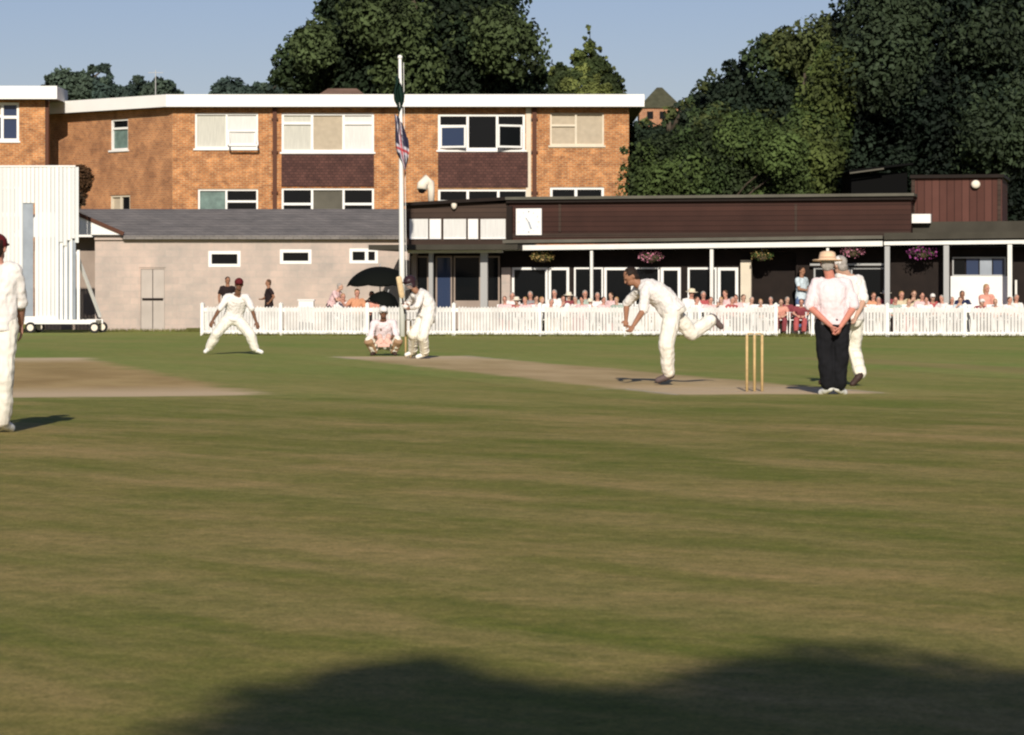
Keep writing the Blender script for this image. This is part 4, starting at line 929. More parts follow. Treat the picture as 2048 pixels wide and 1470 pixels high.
def dress(root, J, o, voxel, sc_=1.0, seed=0):
    """o: outfit. builds clothing, hair, shoes as children"""
    S = (J['shL'] + J['shR']) / 2; r, f, u = ortho(J['face'], J.get('headup', Vector((0, 0, 1)))); hc = J['head']; out = {}
    mb = MB(); mb.loft(torso_secs(J, [(t, a * sc_, b * sc_) for t, a, b in SHIRTP], o.get('fat', 0)))
    sl_ = o.get('sleeve', 1.0)
    for s_ in 'LR':
        sh, el, wr = J['sh' + s_], J['el' + s_], J['wr' + s_]; mb.cap(sh.lerp(S, .3), sh, .082 * sc_, .072 * sc_)
        if sl_ > 1: e2 = el.lerp(wr, sl_ - 1); mb.cap(sh, el, .070 * sc_, .058 * sc_); mb.cap(el, e2, .058 * sc_, .046 * sc_)
        else: e2 = sh.lerp(el, sl_); mb.cap(sh, e2, .072 * sc_, .066 * sc_)
    out['shirt'] = remeshed(mb, 'shirt', o['shirt'], root, voxel, 3, .017, 10, seed)
    mb = MB(); mb.loft(torso_secs(J, [(-.22, .12 * sc_, .10 * sc_), (-.10, .172 * sc_, .128 * sc_), (.0, .180 * sc_, .134 * sc_), (.10, .172 * sc_, .128 * sc_)], o.get('fat', 0)))
    for s_ in 'LR':
        hp, kn, an = J['hip' + s_], J['kn' + s_], J['an' + s_]
        if o.get('shorts'): mb.cap(hp, hp.lerp(kn, .85), .108 * sc_, .092 * sc_)
        else: lg = o.get('leg', .006); mb.cap(hp, kn, .108 * sc_ + lg, .084 * sc_ + lg); mb.cap(kn, kn.lerp(an, .5), .084 * sc_ + lg, .080 * sc_ + lg); mb.cap(kn.lerp(an, .5), an.lerp(kn, .10 + 6 * max(0, lg - .006)), .080 * sc_ + lg, .074 * sc_ + lg)
    out['trousers'] = remeshed(mb, 'trousers', o['trousers'], root, voxel, 3, .017, 8, seed + 5)
    for s_ in 'LR':
        an, to = J['an' + s_], J['to' + s_]; mb = MB(); d = (to - an); dh = d.normalized(); mb.cap(an - dh * .045 + (to - an) * .08, to, .047 * sc_, .040 * sc_, 12); mb.cap(an + Vector((0, 0, .01)), an.lerp(to, .4), .052 * sc_, .048 * sc_, 12)
        mb.build('shoe', o.get('shoe', SHOEW), root, True)
    if o.get('hair'):
        mb = MB(); mb.ell(hc + u * .040 * sc_ - f * .022 * sc_, (.083 * sc_, .096 * sc_, .090 * sc_), (r, f, u), 18, 12)
        if o.get('longhair'): mb.ell(hc - u * .05 * sc_ - f * .055 * sc_, (.085 * sc_, .055 * sc_, .13 * sc_), (r, f, u), 14, 10)
        else: mb.ell(hc - u * .02 * sc_ - f * .045 * sc_, (.078 * sc_, .058 * sc_, .075 * sc_), (r, f, u), 14, 10)
        out['hair'] = remeshed(mb, 'hair', o['hair'], root, max(voxel, .010), 1, .006, 30, seed)
    hk = o.get('hat')
    if hk:
        kind, hm = hk; mb = MB(); n = 28
        if kind == 'brim':
            secs = []
            for h, rad in ((.018, .175), (.030, .178), (.036, .105), (.085, .098), (.118, .088), (.132, .055), (.134, .01)): secs.append((hc + u * (h + .012) * sc_ - f * .01, r * rad * sc_, f * rad * 1.05 * sc_))
            mb.loft(secs, n); h_ = mb.build('hat', hm, root, True)
            mb = MB(); mb.loft([(hc + u * (.052) * sc_ - f * .01, r * .1035 * sc_, f * .109 * sc_), (hc + u * .074 * sc_ - f * .01, r * .1015 * sc_, f * .107 * sc_)], n); mb.build('hat_band', STRAW if hm is not STRAW else mat('hat_band_cloth', (.42, .25, .16), .8), h_, True)
        elif kind == 'cap':
            mb.ell(hc + u * .045 * sc_ - f * .006, (.090 * sc_, .108 * sc_, .088 * sc_), (r, f, u), 18, 12)
            pk = hc + u * .052 * sc_ + f * .105 * sc_; mb.ell(pk, (.068 * sc_, .062 * sc_, .010 * sc_), (r, (f - u * .25).normalized(), (u + f * .25).normalized()), 14, 8)
            h_ = remeshed(mb, 'cap', hm, root, .008, 1)
        elif kind == 'helmet':
            mb.ell(hc + u * .038 * sc_ - f * .004, (.112 * sc_, .130 * sc_, .112 * sc_), (r, f, u), 20, 14)
            mb.ell(hc + u * .045 * sc_ + f * .125 * sc_, (.085 * sc_, .065 * sc_, .012 * sc_), (r, f, u), 14, 8)
            for s_ in (-1, 1): mb.ell(hc + r * .088 * s_ * sc_ - u * .045 * sc_ - f * .01, (.020 * sc_, .05 * sc_, .06 * sc_), (r, f, u), 10, 8)
            h_ = remeshed(mb, 'helmet', hm, root, .009, 1)
            mb = MB()
            for k in range(4):
                z = -.012 - k * .028; mb.tube([hc + (r * .105 * math.cos(a) + f * (.15 * math.sin(a) + .01) + u * z) * sc_ for a in np.linspace(.15, math.pi - .15, 9)], .0045, 6)
            mb.tube([hc + f * .16 * sc_, hc + (f * .165 - u * .10) * sc_], .0045, 6); mb.build('face_guard', M['metal'], h_, True)
    for s_ in (-1, 1):
        mb = MB(); mb.ell(hc + r * .030 * s_ * sc_ + f * .089 * sc_ + u * .006 * sc_, (.013 * sc_, .008 * sc_, .008 * sc_), (r, f, u), 10, 8); mb.build('eye', EYE, root, True)
    mb = MB(); mb.ell(hc + f * .092 * sc_ - u * .055 * sc_, (.022 * sc_, .007 * sc_, .006 * sc_), (r, f, u), 10, 6); mb.build('mouth', LIP, root, True)
    return out
class Pose:
    """joints read from the photo, each at its own true depth; limbs keep their real length"""
    def __init__(s, D, sc_=1.0): s.D = D; s.sc = sc_; s.J = {}
    def at(s, px, py, dy=0): Y = s.D + dy; return P(px, py, Y)
    def limb(s, a, px, py, L_, sign=-1):
        ka, kb = (px - CX) / F, (HY - py) / F; A = ka * ka + 1 + kb * kb; q = Vector((a.x, a.y, a.z - H)); B = -2 * (ka * q.x + q.y + kb * q.z); C = q.dot(q) - (L_ * s.sc) ** 2; d = B * B - 4 * A * C
        Y = (-B + (math.sqrt(d) if d > 0 else 0) * (1 if sign > 0 else -1)) / (2 * A); return P(px, py, Y)
def build_person(label, J, o, skin, sc_=1.0, voxel=.009, curl=.5, seed=0, group=None):
    base = Vector(((J['anL'].x + J['anR'].x) / 2, (J['anL'].y + J['anR'].y) / 2, 0)); root = empty('person', base, label, 'person', group)
    remeshed(body_mesh(J, voxel, sc_, curl), 'body', skin, root, voxel * .75, 2)
    dress(root, J, o, voxel, sc_, seed); return root
V3 = Vector
def dist(a, b): return (a - b).length

# ---- umpire, back to us, hands clasped behind
p = Pose(35.3); J = dict(shL=p.at(1633, 567), shR=p.at(1692, 567), head=p.at(1655, 527), hipL=p.at(1649, 641, -.02), hipR=p.at(1680, 641, -.02), face=V3((.10, 1, -.05)))
J['elL'] = p.limb(J['shL'], 1619, 614, .31, -1); J['elR'] = p.limb(J['shR'], 1709, 613, .31, -1)
J['wrL'] = p.at(1661, 651, -.24); J['wrR'] = p.at(1682, 652, -.27); J['hdL'] = V3((.5, -.1, -.85)); J['hdR'] = V3((-.35, -.1, -.9)); J['thL'] = V3((.3, -.8, .3)); J['thR'] = V3((-.3, -.8, .3))
J['knL'] = p.at(1652, 712, -.03); J['knR'] = p.at(1680, 712, -.03); J['anL'] = p.at(1656, 778); J['anR'] = p.at(1677, 778); J['toL'] = J['anL'] + V3((-.07, .10, -.045)); J['toR'] = J['anR'] + V3((.08, .10, -.045)); J['bow'] = V3((0, -.03, 0))
ump = build_person('umpire in straw brimmed hat, pale shirt and black trousers, hands clasped behind the back', J, dict(shirt=PNK, trousers=BLK, sleeve=.95, fat=.028, leg=.022, hat=('brim', STRAW), hair=HAIRG), SKU, 1.03, .010, .9, 1)

def pads(root, J, which='LR', m=PAD, sc_=1.0):
    for s_ in which:
        kn, an, to = J['kn' + s_], J['an' + s_], J['to' + s_]; hp = J['hip' + s_]; fw_ = (to - an); d = (an - kn).normalized(); fw_ = (fw_ - d * fw_.dot(d)); fw_ = fw_.normalized() if fw_.length > .02 else V3((0, -1, 0)); sd = d.cross(fw_).normalized()
        mb = MB(); L_ = (an - kn).length
        for k in (-1, 0, 1): mb.cap(kn + fw_ * .055 + sd * k * .052 - d * .0, an + fw_ * .045 + sd * k * .040 - d * .02, .040, .034, 10)
        top = (hp - kn).normalized(); mb.loft([(kn + fw_ * .05 - d * .05, sd * .085, fw_ * .045), (kn + fw_ * .062, sd * .100, fw_ * .058), (kn + fw_ * .05 + d * .09, sd * .09, fw_ * .045)], 14)
        mb.cap(kn + fw_ * .055 + top * .02, kn + fw_ * .06 + top * .16, .06, .045, 10)
        pd = remeshed(mb, 'leg_pad', m, root, .010, 2)
        mb = MB()
        for t in (.2, .5, .8): c = kn.lerp(an, t); mb.loft([(c - d * .014, sd * .098, fw_ * .090), (c + d * .014, sd * .098, fw_ * .090)], 16)
        mb.build('strap', PAD, pd, True)
def bat(label, g0, g1, toe, face_n):
    """g0-g1: handle from its top to the shoulder, toe: end of the blade"""
    root = empty('cricket_bat', g0, label, 'cricket bat'); mb = MB(); mb.tube([g0, g1], .017, 10); mb.build('handle', M['grip'], root, True)
    d = (toe - g1).normalized(); n = (face_n - d * face_n.dot(d)).normalized(); s_ = d.cross(n); mb = MB(); secs = []
    for t, wd, th in ((0, .020, .018), (.07, .052, .020), (.3, .054, .026), (.75, .054, .034), (.95, .052, .024), (1, .040, .014)): secs.append((g1.lerp(toe, t), s_ * wd, n * th))
    mb.loft(secs, 12); mb.build('blade', M['willow'], root, True); return root

# ---- non-striker half hidden behind the umpire
p = Pose(38.6); J = dict(shL=p.at(1680, 556), shR=p.at(1718, 561, .12), head=p.at(1680, 531), hipL=p.at(1694, 636), hipR=p.at(1712, 636, .12), face=V3((-.6, .8, -.2)))
J['elR'] = p.limb(J['shR'], 1728, 600, .31, -1); J['wrR'] = p.limb(J['elR'], 1712, 634, .27, -1); J['elL'] = p.limb(J['shL'], 1668, 600, .31, 1); J['wrL'] = p.limb(J['elL'], 1655, 634, .27, 1)
J['knR'] = p.limb(J['hipR'], 1709, 700, .45, 1); J['anR'] = p.limb(J['knR'], 1721, 750, .43, -1); J['toR'] = p.at(1705, 768, -.10); J['knL'] = p.limb(J['hipL'], 1680, 700, .45, 1); J['anL'] = p.at(1664, 757, .45); J['toL'] = J['anL'] + V3((-.14, .05, -.05))
ns = build_person('non-striking batsman in whites and leg pads stepping off, half hidden behind the umpire', J, dict(shirt=WHT, trousers=CRM, sleeve=.95, hat=('cap', WHT), hair=HAIRG, shoe=SHOED, fat=.015), SK, 1.0, .010, .6, 2)
pads(ns, J, 'LR', PAD)

# ---- bowler in his follow through, facing left and bent forward
p = Pose(38.9); J = dict(shR=p.at(1278, 579, .16), shL=p.at(1291, 577, -.17), head=p.at(1262, 554), hipL=p.at(1345, 622, -.09), hipR=p.at(1342, 620, .10), face=V3((-.85, -.25, -.55)), headup=V3((-.5, 0, .85)), bow=V3((.035, 0, .06)), neck=p.at(1276, 568))
J['elL'] = p.limb(J['shL'], 1287, 620, .30, -1); J['wrL'] = p.limb(J['elL'], 1267, 651, .27, -1); J['elR'] = p.limb(J['shR'], 1253, 608, .30, 1); J['wrR'] = p.limb(J['elR'], 1252, 640, .27, -1); J['pnL'] = V3((-1, .2, 0)); J['pnR'] = V3((0, -1, 0)); J['thL'] = V3((-.8, .3, 0)); J['thR'] = V3((-.8, -.3, 0))
J['knL'] = p.limb(J['hipL'], 1333, 688, .455, -1); J['anL'] = p.at(1338, 752, 0); J['toL'] = J['anL'] + V3((-.15, -.03, -.055)); J['knR'] = p.limb(J['hipR'], 1384, 666, .45, 1); J['anR'] = p.limb(J['knR'], 1426, 637, .42, 1); J['toR'] = J['anR'] + V3((.11, .02, -.11))
bw = build_person('bowler in whites bent low in his follow through, rear leg raised behind', J, dict(shirt=WHT, trousers=CRM, sleeve=.95, hair=HAIRD, fat=.03, leg=.014, shoe=mat('grey_boot', (.11, .08, .075), .6)), SKT, 1.02, .009, .7, 3)

# ---- batsman
p = Pose(54.8); J = dict(shL=p.at(845, 588, -.16), shR=p.at(829, 590, .16), head=p.at(820, 566), hipL=p.at(856, 634, -.10), hipR=p.at(848, 633, .10), face=V3((-.75, -.5, -.25)), headup=V3((-.25, 0, 1)), bow=V3((.09, 0, .02)))
J['elL'] = p.limb(J['shL'], 834, 613, .30, -1); J['wrL'] = p.limb(J['elL'], 815, 618, .26, 1); J['elR'] = p.limb(J['shR'], 817, 606, .30, 1); J['wrR'] = p.limb(J['elR'], 813, 613, .26, -1)
J['hdL'] = V3((-.5, .3, .6)); J['hdR'] = V3((-.5, -.3, .6)); J['thL'] = V3((0, 0, 1)); J['thR'] = V3((0, 0, 1)); J['pnL'] = V3((-1, .4, 0)); J['pnR'] = V3((-1, -.3, 0))
J['knL'] = p.limb(J['hipL'], 846, 673, .45, -1); J['anL'] = p.at(850, 708, -.05); J['toL'] = J['anL'] + V3((-.14, -.06, -.05)); J['knR'] = p.limb(J['hipR'], 828, 668, .45, -1); J['anR'] = p.at(826, 704, .25); J['toR'] = J['anR'] + V3((-.12, -.08, -.05))
bt = build_person('batsman in dark helmet, whites and cream leg pads crouching beside the flagpole line', J, dict(shirt=WHT, trousers=CRM, sleeve=1.5, hat=('helmet', HELM), hair=HAIRD, shoe=SHOEW, fat=.03, leg=.012), SKT, 1.0, .010, 1.2, 4)
pads(bt, J, 'LR', PAD)
gm = (J['wrL'] + J['wrR']) / 2 + V3((-.06, 0, .02)); bd = V3((-.16, -.30, 1)).normalized()
bat('pale wooden bat held up in the batsman\'s gloves', gm - bd * .14, gm + bd * .17, gm + bd * .60, V3((.2, -1, 0)))
for s_ in 'LR':
    mb = MB(); mb.ell(J['wr' + s_] + J['hd' + s_].normalized() * .06, (.058, .07, .05), nu=12, nv=8); 
    for k in range(4): mb.cap(J['wr' + s_] + J['hd' + s_].normalized() * .10 + V3((0, (k - 1.5) * .026, .01)), J['wr' + s_] + J['hd' + s_].normalized() * .125 + V3((-.03, (k - 1.5) * .026, -.02)), .016, .014, 8)
    remeshed(mb, 'batting_glove', WHT, bt, .008, 1)

# ---- wicket keeper squatting
p = Pose(57.6); J = dict(shL=p.at(786, 646), shR=p.at(748, 646), head=p.at(767, 625, -.12), hipL=p.at(777, 689, .18), hipR=p.at(757, 689, .18), face=V3((.1, -1, -.1)), bow=V3((0, .05, 0)))
J['elL'] = p.limb(J['shL'], 793, 672, .29, -1); J['elR'] = p.limb(J['shR'], 741, 672, .29, -1); J['wrL'] = p.limb(J['elL'], 776, 677, .26, -1); J['wrR'] = p.limb(J['elR'], 760, 677, .26, -1); J['hdL'] = V3((-.2, -.5, -.8)); J['hdR'] = V3((.2, -.5, -.8)); J['thL'] = V3((1, 0, 0)); J['thR'] = V3((-1, 0, 0)); J['pnL'] = J['pnR'] = V3((0, -1, .2))
J['knL'] = p.limb(J['hipL'], 795, 680, .43, -1); J['knR'] = p.limb(J['hipR'], 739, 680, .43, -1); J['anL'] = p.at(786, 703, -.05); J['anR'] = p.at(750, 703, -.05); J['toL'] = J['anL'] + V3((.05, -.14, -.05)); J['toR'] = J['anR'] + V3((-.05, -.14, -.05))
kp = build_person('wicket keeper squatting in pale shirt and white cap with gloves between the knees', J, dict(shirt=PNK, trousers=CRM, sleeve=1.3, hat=('cap', WHT), hair=HAIRD, shoe=SHOED), SKD, 1.0, .010, .5, 5)
pads(kp, J, 'LR', PADB)
for s_ in 'LR':
    mb = MB(); c = J['wr' + s_]; d = J['hd' + s_].normalized(); sx = 1 if s_ == 'L' else -1; mb.ell(c + d * .07 + V3((0, -.02, 0)), (.07, .05, .085), nu=12, nv=8); mb.cap(c - d * .05, c + d * .02, .055, .05)
    for k in range(4): mb.cap(c + d * .12 + V3(((k - 1.5) * .034, -.02, 0)), c + d * .19 + V3(((k - 1.5) * .042, -.04, 0)), .021, .017, 8)
    mb.cap(c + d * .05 + V3((.05 * sx, -.02, 0)), c + d * .11 + V3((.10 * sx, -.04, 0)), .022, .018, 8); remeshed(mb, 'keeping_glove', GLOVE, kp, .009, 1)

# ---- slip fielder, legs wide, hands on knees
p = Pose(58.8); J = dict(shR=p.at(455, 594, -.05), shL=p.at(493, 595, -.05), head=p.at(478, 569, -.16), hipR=p.at(456, 640, .12), hipL=p.at(476, 640, .12), face=V3((.12, -1, -.15)), bow=V3((0, .06, .0)))
J['elR'] = p.limb(J['shR'], 440, 617, .30, -1); J['wrR'] = p.limb(J['elR'], 426, 640, .26, -1); J['elL'] = p.limb(J['shL'], 503, 616, .30, -1); J['wrL'] = p.limb(J['elL'], 512, 643, .26, -1); J['pnR'] = V3((.3, 1, 0)); J['pnL'] = V3((-.3, 1, 0)); J['hdR'] = V3((-.35, -.3, -.9)); J['hdL'] = V3((.35, -.3, -.9)); J['thR'] = V3((1, 0, 0)); J['thL'] = V3((-1, 0, 0))
J['knR'] = p.limb(J['hipR'], 433, 668, .45, -1); J['knL'] = p.limb(J['hipL'], 500, 668, .45, -1); J['anR'] = p.at(417, 698, -.02); J['anL'] = p.at(510, 699, -.05); J['toR'] = J['anR'] + V3((-.05, -.14, -.05)); J['toL'] = J['anL'] + V3((.14, -.08, -.05))
build_person('slip fielder in whites and dark cap crouching with legs wide apart', J, dict(shirt=WHT, trousers=CRM, sleeve=1.0, hat=('cap', MAR), hair=HAIRD, fat=.026, leg=.016), SKD, 1.02, .010, .5, 6)

# ---- fielder cut off by the left edge
p = Pose(25.6); J = dict(shL=p.at(-44, 540, .05), shR=p.at(30, 541, -.02), head=p.at(-6, 497), hipL=p.at(-27, 655, .02), hipR=p.at(10, 655, -.02), face=V3((.25, .95, -.1)))
J['elR'] = p.limb(J['shR'], 42, 606, .30, 1); J['wrR'] = p.limb(J['elR'], 42, 646, .26, 1); J['elL'] = p.limb(J['shL'], -62, 606, .30, 1); J['wrL'] = p.limb(J['elL'], -55, 655, .26, 1); J['pnR'] = V3((-1, .2, 0)); J['thR'] = V3((-.3, 1, 0))
J['hdR'] = V3((.04, .12, -1))
J['knR'] = p.limb(J['hipR'], 7, 756, .45, -1); J['anR'] = p.at(4, 846, .0); J['toR'] = J['anR'] + V3((.05, .15, -.05)); J['knL'] = p.limb(J['hipL'], -30, 756, .45, -1); J['anL'] = p.at(-42, 842, .25); J['toL'] = J['anL'] + V3((-.02, .15, -.05))
build_person('fielder in whites and maroon cap cut off by the left edge of the photo', J, dict(shirt=WHT, trousers=CRM, sleeve=1.15, hat=('cap', MAR), hair=HAIRD, fat=.014), SKR, 1.02, .009, .35, 7)

# ================================================================ STUMPS
def wicket(c, label, group='wickets'):
    root = empty('wicket', (c.x, c.y, 0), label, 'stumps', group)
    for k in (-1, 0, 1):
        q = c + PN * k * .1; mb = MB(); mb.tube([(q.x, q.y, -.05), (q.x, q.y, .55), (q.x, q.y, .69), (q.x, q.y, .711)], [.0178, .0178, .0178, .015], 12); mb.build('stump', M['stump'], root, True)
    for k in (-1, 1):
        a = c + PN * k * .095; b_ = c + PN * k * .008; mb = MB(); mb.tube([(a.x, a.y, .721), (a.x * .7 + b_.x * .3, a.y * .7 + b_.y * .3, .723), (b_.x, b_.y, .721)], [.007, .011, .007], 8); mb.build('bail', M['stump'], root, True)
    return root
wicket(NEAR, 'near wicket of three tall pale stumps left of the umpire'); wicket(FAR, 'far wicket beside the batsman and keeper')

# ================================================================ GARDEN FURNITURE AND SPECTATORS
FY = 84.6
def yard(px, D): return Vector(((px - CX) / F * D, D, .05 if D < 88 else .10))
def make_chair():
    t = empty('garden_chair', (0, 0, 0)); q = MB(); q.box(-.24, .24, -.24, .22, .40, .425); q.build('seat', M['white'], t)
    q = MB(); q.hexa([(-.24, .20, .43), (.24, .20, .43), (.24, .235, .43), (-.24, .235, .43), (-.21, .30, .86), (.21, .30, .86), (.21, .33, .86), (-.21, .33, .86)]); q.build('backrest', M['white'], t)
    for x in (-.22, .22):
        for y in (-.22, .2): q = MB(); q.bar((x * 1.08, y * 1.1, 0), (x, y, .40), .035); q.build('leg', M['white'], t)
        q = MB(); q.box(x * 1.12 - .02, x * 1.12 + .02, -.22, .24, .62, .645); q.box(x * 1.12 - .015, x * 1.12 + .015, -.21, -.18, .40, .62); q.build('armrest', M['white'], t)
    return t
chair0 = make_chair(); chair_used = [False]
def chair(px, D, rz, label):
    t = chair0 if not chair_used[0] else copy_tree(chair0); chair_used[0] = True
    t.location = yard(px, D); t.rotation_euler = (0, 0, rz); setp(t, label, 'chair', 'white garden chairs among the spectators'); return t
def table(px, D, label, w_=.9):
    c = yard(px, D); t = empty('garden_table', c, label, 'table', 'white tables on the terrace'); q = MB(); n = 20
    q.loft([(c + V3((0, 0, .70)), V3((w_ / 2, 0, 0)), V3((0, w_ / 2, 0))), (c + V3((0, 0, .73)), V3((w_ / 2, 0, 0)), V3((0, w_ / 2, 0)))], n); q.build('tabletop', M['white'], t)
    for a in range(4): q = MB(); d = V3((math.cos(a * 1.571 + .78), math.sin(a * 1.571 + .78), 0)); q.bar(c + d * w_ * .42, c + d * w_ * .30 + V3((0, 0, .70)), .04); q.build('leg', M['white'], t)

def local_pose(kind):
    """seated or standing figure at the origin facing -Y"""
    v = V3; J = dict(face=v((0, -1, -.08)))
    if kind.startswith('sit'):
        ln_ = {'sit': 0, 'sitlean': -.22, 'sitback': .10, 'sitarm': 0, 'sitdrink': 0}[kind]
        J.update(hipL=v((.09, .08, .50)), hipR=v((-.09, .08, .50)), shL=v((.19, .10 + ln_, 1.00 - abs(ln_) * .25)), shR=v((-.19, .10 + ln_, 1.00 - abs(ln_) * .25)), head=v((0, .06 + ln_ * 1.25, 1.235 - abs(ln_) * .35)), knL=v((.14, -.36, .52)), knR=v((-.14, -.36, .52)), anL=v((.13, -.34, .10)), anR=v((-.13, -.36, .10)), toL=v((.14, -.50, .05)), toR=v((-.14, -.52, .05)),
                 elL=v((.25, .0 + ln_, .74)), elR=v((-.25, .0 + ln_, .74)), wrL=v((.12, -.22 + ln_ * .3, .66)), wrR=v((-.12, -.20 + ln_ * .3, .66)), thL=v((-1, 0, 0)), thR=v((1, 0, 0)))
        if kind == 'sitarm': J.update(elR=v((-.40, -.05, .82)), wrR=v((-.56, -.10, .98)), elL=v((.26, -.03, .74)), wrL=v((.03, -.16, .76)))
        if kind == 'sitdrink': J.update(elR=v((-.27, -.12, .80)), wrR=v((-.10, -.16, 1.02)))
    else:
        J.update(hipL=v((.09, 0, .92)), hipR=v((-.09, 0, .92)), shL=v((.19, 0, 1.44)), shR=v((-.19, 0, 1.44)), head=v((0, -.02, 1.68)), knL=v((.11, -.03, .50)), knR=v((-.11, .01, .50)), anL=v((.12, 0, .09)), anR=v((-.12, .03, .09)), toL=v((.14, -.14, .04)), toR=v((-.14, -.12, .04)), elL=v((.27, .02, 1.17)), elR=v((-.27, .02, 1.17)), wrL=v((.27, -.08, .92)), wrR=v((-.27, -.08, .92)))
        if kind == 'standhip': J.update(elL=v((.38, .08, 1.20)), wrL=v((.20, -.04, 1.02)), elR=v((-.24, -.10, 1.18)), wrR=v((-.06, -.26, 1.14)))
        if kind == 'standlean': J.update(shL=v((.18, -.22, 1.36)), shR=v((-.18, -.22, 1.36)), head=v((0, -.34, 1.56)), elL=v((.26, -.36, 1.12)), elR=v((-.26, -.36, 1.12)), wrL=v((.14, -.55, 1.0)), wrR=v((-.14, -.55, 1.0)))
    return J
proto = {}
def spectator(px, hy, D, kind, rz, shirt, trous, skin, hair, label, hat=None, sleeve=.6, long_=False, seatless=False):
    """hy: row of the middle of the head in the photo, which fixes the figure's size"""
    key = (kind, sleeve, long_, hat[0] if hat else None)
    if key not in proto:
        root = empty('person', (0, 0, 0)); J = local_pose(kind); remeshed(body_mesh(J, .014), 'body', skin, root, .011, 2)
        dress(root, J, dict(shirt=shirt, trousers=trous, hair=hair, hat=hat, sleeve=sleeve, longhair=long_, fat=.012, shoe=SHOED), .014, 1.0, len(proto))
        proto[key] = root; t = root; fresh = True
        for ch in t.children_recursive:
            if ch.data and ch.material_slots: 
                m_ = ch.data.materials[0]; ch.material_slots[0].link = 'OBJECT'; ch.material_slots[0].material = m_
    else:
        t = copy_tree(proto[key])
        for ch in t.children_recursive:
            n_ = ch.name.split('.')[0]; m_ = dict(body=skin, shirt=shirt, trousers=trous, hair=hair).get(n_)
            if n_ in ('cap', 'hat'): m_ = hat[1]
            if m_: ch.material_slots[0].link = 'OBJECT'; ch.material_slots[0].material = m_
    loc = yard(px, D); zh = H + (HY - hy) / F * D; hh = 1.235 if kind.startswith('sit') else (1.56 if kind == 'standlean' else 1.68)
    s_ = min(1.08, max(.80, (zh - loc.z) / hh)); t.location = loc; t.rotation_euler = (0, 0, rz); hsh = math.sin(px * 12.9898) * 43758.5; hsh -= math.floor(hsh); t.scale = (s_ * (.94 + .16 * hsh), s_ * (.96 + .1 * hsh), s_); t.rotation_euler = (0, (hsh - .5) * .12, rz + (hsh - .5) * .7)
    setp(t, label, 'person', 'spectators in front of the pavilion'); return t
def cm(n, c): return mat(n, c, .85, .1, 8)
RED = cm('red_cloth', (.40, .09, .09)); SAL = cm('salmon_cloth', (.64, .30, .23)); PK = cm('pink_cloth', (.68, .47, .46)); PW = cm('pinkish_white_cloth', (.72, .65, .62)); ORG = cm('orange_cloth', (.58, .28, .16)); BEI = cm('beige_cloth', (.56, .47, .32)); GRN = cm('sage_cloth', (.33, .40, .34)); BLU = cm('blue_cloth', (.10, .15, .28)); DKC = cm('dark_cloth', (.022, .014, .014)); WC = cm('white_cloth', (.72, .70, .66)); LBL = cm('pale_blue_cloth', (.50, .58, .62)); BUR = cm('burgundy_cloth', (.22, .05, .06)); GRY = cm('grey_cloth', (.25, .24, .24)); KHA = cm('khaki_cloth', (.34, .28, .18))
